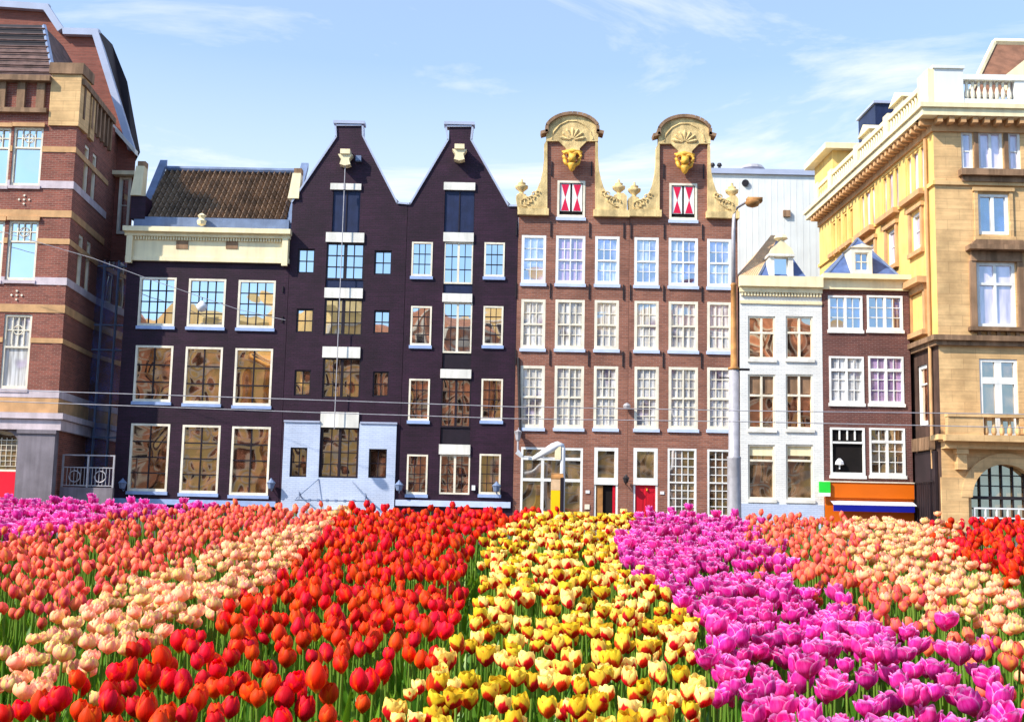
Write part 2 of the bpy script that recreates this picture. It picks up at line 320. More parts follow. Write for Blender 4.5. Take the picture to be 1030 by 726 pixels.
# ---- wide dark house with pantile roof --------------------------------------
def dark_house():
    fr = FF; u0, u1 = fr.uz(119.3, 400)[0], fr.uz(286.2, 370)[0]
    h = thing('canal_house', 'wide dark aubergine house with a cream cornice and a brown pantile roof', 'house', fr.pt((u0+u1)/2, 0))
    zc0, zc1 = fr.uz(208, 262)[1], fr.uz(208, 231)[1]
    rows = [[(139.5,279,176.5,328),(189,280.5,226.5,329),(239,282,276.5,330)], [(135,347.5,173,404),(185.5,349,223,406),(235.5,350.5,273.5,408)], [(130,426,169.5,494),(182,427.5,220.5,496),(232,429,271,498)]]
    rects = [[fr.rect(*r) for r in row] for row in rows]
    holes = [r for row in rects for r in row]
    MB().wall(fr, [(u0, zc1), (u1, zc1)], -.2, holes).build('wall', m_black, h)
    for i, row in enumerate(rects):
        for r in row:
            window(fr, h, *r, m_frame, (g_sky, g_brn, g_brn)[i], fw=.085, cols=(4, 2, 2)[i], rows=(4, 3, 4)[i], bm=m_darkwood, bar=(.035, .05, .05)[i], sill=m_sill, rec=.05)
    b = MB(); e0, e1 = u0-.02, u1-.02
    b.box(fr, e0, e1, zc0, zc1-.36, 0.003, .1); b.box(fr, e0-.03, e1+.03, zc0-.08, zc0+.1, .0, .16)
    b.box(fr, e0-.08, e1+.04, zc1-.36, zc1-.2, .0, .24); b.box(fr, e0-.12, e1+.08, zc1-.2, zc1-.002, .0, .42)
    n = 56
    for i in range(n):
        uu = e0+.25+(e1-e0-.5)*i/(n-1); b.box(fr, uu-.03, uu+.03, zc1-.5, zc1-.362, .1, .19)
    co = b.build('cornice', m_cream, h)
    for uu in (e0+.14, e1-.14):
        MB().box(fr, uu-.12, uu+.12, zc0-.2, zc1-.37, .1, .26).build('console', m_cream, co)
    for px in (184, 234):
        a, c, d, e = fr.rect(px-6, 243, px+6, 251); MB().box(fr, a, c, d, e, .1, .125).build('vent_grille', m_stoned, co)
    # gutter box and roof
    zg = fr.uz(208, 219)[1]
    MB().box(fr, u0+.15, u1-.1, zc1, zg, -.3, -.04).build('lead_gutter', m_lead, h)
    # pantiles: a wavy, stepped sheet running back and up
    yb = 3.0; zr = Frame(0, D+yb+.25).uz(219, 172)[1]; cols, rws = 25, 10; sub = 8
    ru0, ru1 = fr.uz(141, 217)[0], fr.uz(286, 222)[0]
    b = MB(); nx = cols*sub+1; nyy = rws*2
    for j in range(rws):
        for k in (0, 1):
            tt = (j+k)/rws
            for i in range(nx):
                uu = ru0+(ru1-ru0)*i/(nx-1); ph = (i % sub)/sub
                wv = .085*math.sin(2*math.pi*ph)+.03*math.sin(4*math.pi*ph)
                lift = wv*1.2 + (.04 if k == 0 else 0.0)
                b.v.append(fr.pt(uu, zg-.05+(zr-zg)*tt+lift*.8, -.25-yb*tt+lift*.6))
    for j in range(rws*2-1):
        for i in range(nx-1): b.f.append((j*nx+i, j*nx+i+1, (j+1)*nx+i+1, (j+1)*nx+i))
    ro = b.build('roof', m_tile, h)
    MB().tube([fr.pt(ru0, zr+.05, -yb-.25), fr.pt(ru1, zr+.05, -yb-.25)], .13, 8).build('ridge', m_lead, ro)
    MB().add([fr.pt(ru0, zg-.1, -.25), fr.pt(ru1, zg-.1, -.25), fr.pt(ru1, zr, -yb-.3), fr.pt(ru0, zr, -yb-.3), fr.pt(ru0, zg, -9), fr.pt(ru1, zg, -9)], [(3,2,5,4),(0,3,4),(1,5,2)]).build('roof_back', m_tileb, ro)
    for s_, uu in ((-1, u0+.28), (1, u1-.12)):              # parapets with pale end blocks
        p = [fr.pt(uu-.16, zc1, -.2), fr.pt(uu+.16, zc1, -.2), fr.pt(uu+.16, zr+.15, -yb-.2), fr.pt(uu-.16, zr+.15, -yb-.2)]
        q = [(x, y, z+.28) for x, y, z in p]
        MB().add(p+q, [(4,5,6,7),(0,1,5,4),(0,4,7,3),(1,2,6,5),(3,7,6,2)]).build('parapet', m_lead if s_ < 0 else m_lead, h)
        ub = uu+(-.22 if s_ < 0 else .1)
        zb = fr.uz(143, 197)[1] if s_ < 0 else fr.uz(292, 200)[1]; zr_ = fr.uz(143, 167)[1] if s_ < 0 else fr.uz(292, 174)[1]; ub += .12 if s_ < 0 else .05
        cb = MB().add([fr.pt(ub-.2, zb, .1), fr.pt(ub+.25, zb, .1), fr.pt(ub+.28, zr_, .0), fr.pt(ub-.06, zr_, .0),
                  fr.pt(ub-.2, zb, -.5), fr.pt(ub+.25, zb, -.5), fr.pt(ub+.28, zr_, -.5), fr.pt(ub-.02, zr_, -.5)],
                 [(0,1,2,3),(4,7,6,5),(0,4,5,1),(1,5,6,2),(2,6,7,3),(3,7,4,0)]).build('chimney', m_cream, h)
        if s_ < 0: MB().box(fr, ub-.18, ub+.42, zg-.1, zb-.002, -.9, -.02).build('chimney_base', m_black, cb)
        MB().box(fr, ub-.02, ub+.3, zr_, zr_+.22, -.45, -.05).build('chimney_cap', m_stoned, cb)
    c = fr.pt(*fr.uz(204, 226), .2); MB().lathe(c, [(.03,-.1),(.16,-.05),(.2,.1),(.1,.2),(.18,.32),(.05,.42)], 8).build('lamp_finial', m_cream, h)
    zb = fr.uz(200, 508)[1]; zb2 = fr.uz(200, 502.5)[1]
    MB().box(fr, u0-.2, u1-.1, zb, zb2, 0, .12).build('plinth_ledge', m_sill, h)
    body(fr, h, u0, u1, zc1, m_black)
    for px in (125.5, 274): lantern(fr, h, px, 487, m_lead, .2)
    anchors(fr, h, [(284.5, 291), (284, 321)], .25); 
dark_house()

# ---- two black houses with pointed neck gables -------------------------------
def black_gable(x0, x1, top, label, cols, hatch, wins, lint, glazed):
    fr = FF; u0, u1 = U(x0[0], x0[1]), U(x1[0], x1[1])
    h = thing('gable_house', label, 'house', fr.pt((u0+u1)/2, 0), 'black houses with pointed gables')
    outl = [fr.uz(*p) for p in top]; outl[0] = (u0, outl[0][1]); outl[-1] = (u1, outl[-1][1])
    side = [fr.rect(*r) for r in wins]; mid = [fr.rect(*r[:4]) for r in glazed]
    hr = fr.rect(*hatch)
    MB().wall(fr, outl, -.2, side+mid+[hr], thick=.4).build('wall', m_black, h)
    MB().box(fr, hr[0]+.01, hr[1]-.01, hr[2], hr[3], -.1, -.06).build('hatch', m_navy, h)
    MB().box(fr, (hr[0]+hr[1])/2-.02, (hr[0]+hr[1])/2+.02, hr[2]+.05, hr[3]-.05, -.06, -.035).build('hatch_batten', m_darkwood, h)
    for r in lint: a = fr.rect(*r); MB().box(fr, *a, -.02, .07).build('lintel', m_white, h)
    # coping strips on the gable edges
    b = MB(); 
    for (a, za), (c, zc) in zip(outl, outl[1:]):
        dd = Vector((c-a, zc-za)); 
        if dd.length < .02: continue
        n = Vector((-dd.y, dd.x)).normalized()*.07
        b.prism(fr, [(a, za), (c, zc), (c+n.x, zc+n.y), (a+n.x, za+n.y)], -.42, .06)
    pk = max(z for u, z in outl); us = [u for u, z in outl if z > pk-.15]
    b.box(fr, min(us)-.12, max(us)+.12, pk+.075, pk+.2, -.45, .1)
    b.build('coping', m_fascia, h)
    # pitched roof running back
    zs = outl[0][1]; uc = (u0+u1)/2
    b = MB().prism(fr, [(u0+.05, zs-.1), (u1-.05, zs-.1), (uc, pk-1.1)], -.41, -9); b.build('roof', m_tileb, h)
    body(fr, h, u0, u1, zs-.12, m_black, thick=.4)
    return h, fr, u0, u1
h1, fr, a0, a1 = black_gable((286.6, 370), (404.6, 370), [(291,204),(295,203),(339,138),(338.4,127),(364,127),(364.2,137),(399,205),(407,206)],
    'black pointed gable house with a white ground floor front and a hoist rope', 2, (334.5,191,362,234),
    [(299.5,250,316.5,275),(376.5,252,394,276.5),(298,310.5,315,334.5),(376,312,392,335.5),(296,372,312.5,398),(375,373.5,391,399),(292,450,309,479.5),(371,451.5,389,480.5)],
    [(332.5,185,363.5,191.3),(328,234.3,366.5,244),(326.5,290,365,300),(324.5,349,362.5,360),(322.5,414.5,361,430)],
    [(328,244,366,290),(326,300.5,364.5,337.5),(324.5,360,362.5,400.5),(322.5,430,360,480.5)])
for i, r in enumerate([(299.5,250,316.5,275),(376.5,252,394,276.5),(298,310.5,315,334.5),(376,312,392,335.5),(296,372,312.5,398),(375,373.5,391,399),(292,450,309,479.5),(371,451.5,389,480.5)]):
    window(fr, h1, *fr.rect(*r), m_darkwood, g_sky if i < 4 else g_brn, fw=.05, cols=2, rows=2, bar=.035, rec=.09)
q = fr.rect(328,244,366,281.5); window(fr, h1, *q, m_darkwood, g_sky, fw=.06, cols=4, rows=3, mull=[.5], tb=.12, bar=.035, rec=.09)
q = fr.rect(328,281.7,366,290); MB().box(fr, *q, -.16, -.06).build('spandrel_panel', m_navy, h1)
for r, g, c, ro in (((326,300.5,364.5,337.5), g_sky, 6, 3), ((324.5,360,362.5,400.5), g_brn, 4, 3), ((322.5,430,360,480.5), g_brn, 4, 4)):
    window(fr, h1, *fr.rect(*r), m_darkwood, g, fw=.06, cols=c, rows=ro, mull=[.5], tb=.1, bar=.035, rec=.09)
# white ground floor front: panels round the openings
b = MB(); w0, w1 = U(284.5, 470), U(397.8, 470); zt = Z(425.5, 340)
holes = [fr.rect(*r) for r in ((292,450,309,479.5),(371,451.5,389,480.5))]; mo = fr.rect(322.5, 414.5, 360.5, 480.5)
b.wall(fr, [(w0, zt), (mo[0]-.03, zt)], -.2, [holes[0]], d=.09, thick=.088, reveal=.087)
b.wall(fr, [(mo[1]+.03, zt), (w1, zt)], -.2, [holes[1]], d=.09, thick=.088, reveal=.087)
b.box(fr, mo[0]-.03, mo[1]+.03, -.2, mo[2], .002, .088)
def drop_back(o):                                         # leave the openings open: remove the hole back faces
    me = o.data; bad = []
    import bmesh
    bm = bmesh.new(); bm.from_mesh(me); off = base_of(o)
    for f in bm.faces:
        c = f.calc_center_median() + off; dd = (c - fr.o).dot(fr.n)
        if abs(dd-.003) < .004 and abs(f.normal.dot(fr.n)) > .9:
            for hh in holes:
                if hh[0] < c.x < hh[1] and hh[2] < c.z < hh[3]: bad.append(f); break
    bmesh.ops.delete(bm, geom=list(set(bad)), context='FACES'); bm.to_mesh(me); bm.free()
o = b.build('white_front', m_bluewhite, h1); drop_back(o)
MB().box(fr, w0-.02, mo[0]-.05, zt, zt+.07, .0, .14).box(fr, mo[1]+.05, w1+.02, zt, zt+.07, .0, .14).build('front_ledge', m_fascia, h1)
# awning frame and low door canopy
z = lambda y, x=340: Z(y, x)
b = MB(); ua, ub = U(300, 500), U(373, 500); z5 = z(503.5); y0 = .75
b.tube([fr.pt(ua, z5, y0), fr.pt(ub, z5, y0)], .025, 5)
b.tube([fr.pt(ua+.8, z(482), .1), fr.pt(ua+.05, z5+.05, y0)], .018, 5); b.tube([fr.pt(ub-.75, z(484), .1), fr.pt(ub-.05, z5+.05, y0)], .018, 5)
for t in (.05, .95): b.tube([fr.pt(ua+(ub-ua)*t, z5, y0), fr.pt(ua+(ub-ua)*t, z5+.3, y0-.1), fr.pt(ua+(ub-ua)*t, z5+.1, .1)], .03, 5)
for i in range(6): t = .2+.12*i; b.box(fr, ua+(ub-ua)*t-.05, ua+(ub-ua)*t+.05, z5-.06, z5+.05, y0-.04, y0+.04)
b.build('awning_frame', m_lead, h1)
q = fr.rect(320, 512, 357, 526); MB().box(fr, q[0], q[1], q[3]-.12, q[3], .1, .5).build('door_canopy', m_cream, h1)
MB().box(fr, q[0]+.2, q[1]-.2, 0, q[3]-.12, .09, .13).build('door', m_navy, h1)
lantern(fr, h1, 363.5, 519, m_iron, .18)
# hoist beam head and rope
def hoist(par, px, py, rope=True):
    u, zz = FF.uz(px, py); b = MB()
    b.box(FF, u-.2, u+.2, zz+.12, zz+.32, -.1, .5); b.prism(FF, [(u-.3, zz+.12), (u-.16, zz-.08), (u-.22, zz-.3), (u, zz-.36), (u+.22, zz-.3), (u+.16, zz-.08), (u+.3, zz+.12)], .0, .42)
    o = b.build('hoist_beam', m_cream, par)
    if rope: MB().tube([FF.pt(u, zz-.3, .3), FF.pt(u, zz-1.4, .3), FF.pt(u-.02, Z(432, 340), .3)], .02, 5).tube([FF.pt(u, zz-1.1, .3), FF.pt(u, zz-1.35, .3)], .06, 6).build('hoist_rope', m_pole, o)
hoist(h1, 348.5, 161)
MB().box(FF, U(361,160)-.1, U(361,160)+.12, Z(161,360)-.1, Z(161,360)+.12, 0, .25).build('floodlight', m_lead, h1)

wD = [(414,243.5,435,278),(487,244,507.5,278.5),(413,308,434,347.5),(486,308,506,347.5),(411,381,432,423),(484,381,505.5,423),(409,457,430,497),(482,456.5,503.5,497)]
h2, fr, b0, b1 = black_gable((405.0, 370), (518.4, 370), [(406,206),(413,206),(451.5,141),(449.5,128),(474.5,128),(473,141),(511,208),(518,208)],
    'black pointed gable house with white framed windows, next to the twin brown brick gables', 2, (447,191.5,477,234),
    wD, [(446.5,184,478,191.6),(446,234.3,476.5,243.5),(445,295.5,475,304),(443,371.5,474,380.5),(441.5,447,473,457)],
    [(446.5,243.8,475.5,295.4),(445.5,304.2,474.5,371.2),(443.5,380.8,473.5,446.8),(442,457.2,472.5,497)])
for i, r in enumerate(wD):
    window(fr, h2, *fr.rect(*r), m_frame, g_sky if i < 4 else g_brn, fw=.07, cols=3, rows=3 if i < 2 else 4, bm=m_darkwood, bar=.03, rec=.04, sill=m_sill)
for k, (x0, y0, x1, y1, yp) in enumerate([(446.5,243.8,475.5,285.5,295.4),(445.5,304.2,474.5,355,371.2),(443.5,380.8,473.5,430,446.8),(442,457.2,472.5,497,None)]):
    q = fr.rect(x0, y0, x1, y1); window(fr, h2, *q, m_frame if k != 2 else m_darkwood, g_sky if k < 2 else g_brn, fw=.055, cols=4, rows=4 if k else 3, bm=m_darkwood, bar=.03, mull=[.5], tb=.09, rec=.07)
    if yp: p = fr.rect(x0, y1+.2, x1, yp); MB().box(fr, p[0], p[1], p[2], p[3], -.16, -.06).build('spandrel_panel', m_darkwood if k else m_navy, h2)
hoist(h2, 462.5, 156, False)
MB().box(fr, U(397.5, 505)+.02, U(513.5, 505), Z(509.5, 455), Z(503.5, 455), 0, .12).build('plinth_ledge', m_sillw, h2)
for px, py in ((402, 489), (499.5, 490)): lantern(fr, h2, px, py, m_lead, .2)
q = fr.rect(474.5, 488, 478, 493); MB().box(fr, *q, 0, .1).build('alarm_box', m_plastic, h2)

# ---- twin brown brick houses with bell gables --------------------------------
def bell_house(e0, e1, ofs, oy, label, side):
    """ofs, oy: pixel offset of this house's gable from the first one"""
    fr = FF; u0, u1 = e0, e1
    h = thing('bell_gable_house', label, 'house', fr.pt((u0+u1)/2, 0), 'twin brown brick houses with yellow bell gables')
    zt = Z(217.5+oy*.6, 575+ofs)
    nx0, nx1 = fr.uz(549.5+ofs, 180)[0], fr.uz(600+ofs, 180)[0]; zn = Z(143+oy, 575+ofs)
    X = [[(524.5,549),(559,588.5),(598.5,623)], [(638,662.5),(672.5,702),(711.3,735.8)]][side]
    dyy = [(-.6, 0, .6), (1.6, 2.3, 3.2)][side]
    ys = [(237.3,285.5),(301.5,351),(368,430.5)]
    shift = (0, -.6, -1.4)
    wr = []
    for r, (ya, yb) in enumerate(ys):
        for k, (xa, xb) in enumerate(X):
            f_ = (1, .75, .5)[r]
            wr.append((r, k, fr.rect(xa+shift[r]*(1-side), ya+dyy[k]*f_, xb+shift[r]*(1-side), yb+dyy[k]*f_)))
    sh = fr.rect(560.5+ofs, 182+oy, 588.5+ofs, 219+oy)
    if side == 0: gr = [(523.5,450,586,520), (597.5,450,621.5,520)]
    else: gr = [(637,450.5,661.5,520), (671.5,451,700.5,520), (711.5,452,735.5,520)]
    gro = [fr.rect(*g) for g in gr]
    holes = [w_[2] for w_ in wr] + [sh] + gro
    MB().wall(fr, [(u0, zt), (nx0, zt), (nx0+.001, zn), (nx1-.001, zn), (nx1, zt), (u1, zt)], -.2, holes).build('wall', m_brown, h)
    for r, k, q in wr:
        gm = [g_curb, g_cur, g_cur][r]
        if (r, k, side) == (0, 1, 0): gm = g_pur
        wide = k == 1
        window(fr, h, *q, m_frame if r else m_framew, gm, fw=.11, cols=4 if wide else 3, rows=(4, 4, 6)[r], bar=.032, rec=.06, trans=[.48], mull=[.5] if wide else None, tb=.055, sill=m_sillw)
    # shutter window
    sw = window(fr, h, *sh, m_frame, m_void, fw=.09, cols=1, rows=1, rec=.04, open_dark=True, sill=m_sillw, name='shutter_window')
    a, b_, c, d = sh; ia, ib, ic, id_ = a+.1, b_-.1, c+.28, d-.12; md = (ia+ib)/2
    for s0, s1 in ((ia+.02, md-.04), (md+.04, ib-.02)):
        s = MB().box(fr, s0, s1, ic, id_, -.065, -.035).build('shutter', m_framew, h)
        mz_ = (ic+id_)/2; mu = (s0+s1)/2
        MB().prism(fr, [(s0+.05, id_-.02), (s1-.05, id_-.02), (mu, mz_)], -.033, -.025).prism(fr, [(s0+.05, ic+.02), (mu, mz_), (s1-.05, ic+.02)], -.033, -.025).build('painted_diamond', m_shred, s)
    # sandstone gable dressing
    P = lambda pts: [fr.uz(x+ofs, y+oy) for x, y in pts]
    zb = Z(217.5+oy*.6, 575+ofs)
    st = MB()
    lft = P([(519.5,211),(519,198),(523,194.5),(527,196),(531,198.5),(536,197),(540,191),(543.5,183),(546,172),(547.3,158),(547.3,146),(549.5,142),(550.5,142),(550.5,211)])
    lft[0] = (max(lft[0][0], u0-.02), zb); lft[-1] = (lft[-1][0], zb)
    st.prism(fr, lft, -.32, .1); st2 = MB()
    rgt = P([(630.5,211),(630.5,198),(627,194.5),(622,195),(616,198.5),(611,196),(607,189),(604.5,181),(602.5,172),(601.5,158),(601.5,146),(599.7,142),(598.7,142),(598.7,211)])
    rgt[0] = (min(rgt[0][0], u1+.02), zb); rgt[1] = (min(rgt[1][0], u1+.02), rgt[1][1]); rgt[-1] = (rgt[-1][0], zb)
    st2.prism(fr, rgt[::-1], -.32, .1)
    hz_ = .26
    st.box(fr, u0-(.05 if side == 0 else 0), nx0+.12, zb-.02, zb+hz_, -.34, .2); st2.box(fr, nx1-.12, u1+(.05 if side else 0), zb-.02, zb+hz_, -.34, .2)
    # carved relief on the scrolls
    for sx, cx in ((1, 531), (-1, 617)):
        for k in range(5):
            u_, z_ = fr.uz(cx+ofs+sx*(k*3.2-3), 204.5+oy-k*1.7-(k > 2)*3); r_ = .17-.02*k
            ring = [fr.pt(u_+r_*math.cos(t), z_+r_*math.sin(t), .12) for t in [i*math.pi/5 for i in range(9)]]
            (st if sx > 0 else st2).tube(ring, .035, 5)
    st.build('scroll_dressing', m_sand, h); st2.build('scroll_dressing', m_sand, h)
    # pediment
    pd = MB(); arc = []
    for i in range(17):
        t = math.pi*i/16; x = 575.5-26*math.cos(t); y = 136-19*math.sin(t)**.9
        arc.append((x, y))
    body_p = [(549.5,143)] + [(549.5,136)] + arc[1:-1] + [(601.5,136),(601.5,143),(590,143),(583,150),(583,156),(570,156),(569,150),(562,143)]
    pd.prism(fr, P(body_p)[::-1], -.32, .12)
    for k in range(7):                                       # fan of carved leaves
        t = math.pi*(k+.5)/7; p0 = fr.uz(575.5+ofs, 142+oy); L_ = .55
        pts = [fr.pt(p0[0]-math.cos(t)*L_*q_, p0[1]+math.sin(t)*L_*q_*.95, .13) for q_ in (.15, .5, .85, 1)]
        pd.tube(pts, [.03, .06, .07, .03], 6)
    ring = P([(555,141),(557,134),(563,127),(571,123),(580,123),(588,127),(594,134),(596,141)]); pd.tube([fr.pt(a_, b__, .12) for a_, b__ in ring], .04, 5)
    pd.build('pediment', m_sand, h)
    # moulded arch cap
    cp = MB(); up = P([(544.5,136.5),(551.5,134.5)] + arc[2:-2] + [(599.5,134.5),(606.5,136.5)])
    for (a_, za), (b__, zb_) in zip(up, up[1:]):
        dv = Vector((b__-a_, zb_-za)); n_ = Vector((-dv.y, dv.x)).normalized()*.13
        cp.prism(fr, [(a_, za), (b__, zb_), (b__+n_.x, zb_+n_.y), (a_+n_.x, za+n_.y)], -.36, .24)
    cp.build('arch_cap', m_stoned, h)
    # gilded hoist ornament
    u_, z_ = fr.uz(575+ofs, 163+oy); g = MB()
    g.lathe(fr.pt(u_, z_-.28, .3), [(.02,-.22),(.1,-.14),(.17,0),(.19,.1),(.1,.2)], 9)
    for s_ in (-1, 1):
        g.tube([fr.pt(u_+s_*(.2+.16*math.cos(a)), z_+.16+.16*math.sin(a), .3) for a in [k_*math.pi/5 for k_ in range(-2, 8)]], [.07]*10, 6)
        g.tube([fr.pt(u_+s_*.3, z_+.02, .28), fr.pt(u_+s_*.26, z_-.15, .3), fr.pt(u_+s_*.1, z_-.3, .32)], [.09, .08, .04], 6)
    g.box(fr, u_-.14, u_+.14, z_-.1, z_+.2, .1, .5); g.tube([fr.pt(u_-.42, z_+.34, .25), fr.pt(u_, z_+.38, .3), fr.pt(u_+.42, z_+.34, .25)], [.05, .09, .05], 6)
    g.build('gilded_shell', m_gold, h, True)
    # urn finials
    for px, py in ([(524.5,196),(622.5,196.5)] if side == 0 else [(525.5,196.5),(624,197.5)]):
        u_, z_ = fr.uz(px+ofs, py+oy)
        MB().lathe(fr.pt(u_, z_-.05, -.1), [(.2,0),(.2,.08),(.09,.12),(.09,.2),(.26,.34),(.28,.44),(.14,.5),(.18,.56),(.06,.62),(.05,.72),(.01,.76)], 10).build('urn_finial', m_sand, h, True)
    # iron wall anchors
    ax = [(519.5,554,593,627.5), (634.5,668,706.5,738.5)][side]; pts = []
    for y in (231, 293, 360): pts += [(x-(y-231)*.008, y+(x-575)*.02) for x in ax]
    pts += [(x, 170+oy) for x in (555+ofs, 595+ofs)]
    anchors(fr, h, pts)
    # roof behind and side walls
    MB().prism(fr, [(u0+.05, zt-.05), (u1-.05, zt-.05), ((nx0+nx1)/2, zn-.3)], -.36, -9).build('roof', m_tileb, h)
    body(fr, h, u0, u1, zt-.06, m_brown)
    return h, gro
uL, uM, uR = U(518.6), U(631.8), U(742.3)
t1, g1 = bell_house(uL, uM-.005, 0, 0, 'left brown brick bell gable house with a wide shop window and open doorway', 0)
t2, g2 = bell_house(uM+.005, uR, 112.7, 2.6, 'right brown brick bell gable house with a red front door', 1)
fr = FF
window(fr, t1, *g1[0], m_framew, g_shop, fw=.09, cols=1, rows=1, mull=[.34, .70], trans=[.53, .86], tb=.12, rec=.06, name='shop_window')
def door_unit(par, q, dm, label, open_):
    u0, u1, z0, z1 = q; zt = z0+(z1-z0)*.50
    window(fr, par, u0, u1, zt, z1, m_framew, g_shop, fw=.14, cols=1, rows=1, rec=.06, name='transom_window')
    b = MB().box(fr, u0, u0+.08, z0, zt-.1, -.12, -.02).box(fr, u1-.08, u1, z0, zt-.1, -.12, -.02).box(fr, u0, u1, zt-.1, zt-.002, -.12, .02).build('door_frame', m_framew, par)
    if open_:
        MB().quad(fr, u0+.08, u1-.08, z0, zt-.1, -.14).build('doorway', m_void, par)
        MB().box(fr, u0+.1, u0+.36, z0, zt-.14, -.13, -.06).build('door', m_polerust, par)
        MB().box(fr, u1-.2, u1-.1, z0, zt-.14, -.13, -.05).build('door', m_redp, par)
    else:
        d = MB().box(fr, u0+.08, u1-.08, z0, zt-.1, -.13, -.07).build('door', dm, par)
        mu = (u0+u1)/2; MB().box(fr, mu-.015, mu+.015, z0+.1, zt-.14, -.07, -.055).build('door_panels', m_redpanel, d)
        for s_ in (-1, 1):
            MB().box(fr, mu+s_*.22-.12, mu+s_*.22+.12, z0+1.0, zt-.25, -.07, -.055).box(fr, mu+s_*.22-.12, mu+s_*.22+.12, z0+.2, z0+.85, -.07, -.055).build('door_panel', m_redp, d)
        MB().box(fr, mu+.04, mu+.08, z0+1.05, z0+1.15, -.07, -.0).build('handle', m_gold, d)
door_unit(t1, g1[1], m_redp, None, True); door_unit(t2, g2[0], m_redp, None, False)
window(fr, t2, *g2[1], m_framew, g_shop, fw=.08, cols=4, rows=8, bar=.035, trans=[.5], rec=.06)
window(fr, t2, *g2[2], m_framew, g_shop, fw=.08, cols=3, rows=8, bar=.035, trans=[.5], rec=.06)
lantern(fr, t1, 629, 482, m_iron, .16)
q = fr.rect(589, 493, 593, 496); MB().box(fr, *q, 0, .03).build('house_number_plate', m_plastic, t1)
q = fr.rect(588, 507, 593, 512); MB().box(fr, *q, 0, .03).build('letter_plate', m_frame, t1)
q = fr.rect(664, 494, 668, 497); MB().box(fr, *q, 0, .03).build('house_number_plate', m_plastic, t2)
u, z_ = fr.uz(630, 409); MB().lathe(fr.pt(u, z_-.12, .2), [(.02,0),(.13,.05),(.16,.14),(.1,.22),(.02,.26)], 10).tube([fr.pt(u, z_, 0), fr.pt(u, z_, .2)], .02, 5).build('wall_bell', m_pole, t1)
MB().tube([fr.pt(U(518.5, 300)+.16, Z(360, 518), .06), fr.pt(U(518.5, 480)+.16, Z(438, 518), .06)], .06, 6).build('downpipe', m_iron, t1)
b = MB(); u, z_ = fr.uz(518.5, 440); b.lathe(fr.pt(u+.1, z_-.2, .3), [(.02,0),(.09,.1),(.12,.3),(.16,.42),(.03,.5)], 8).tube([fr.pt(u+.1, z_-.1, .3), fr.pt(u+.1, z_-.7, .3)], .04, 6); b.build('wall_lantern', m_pole, t1)

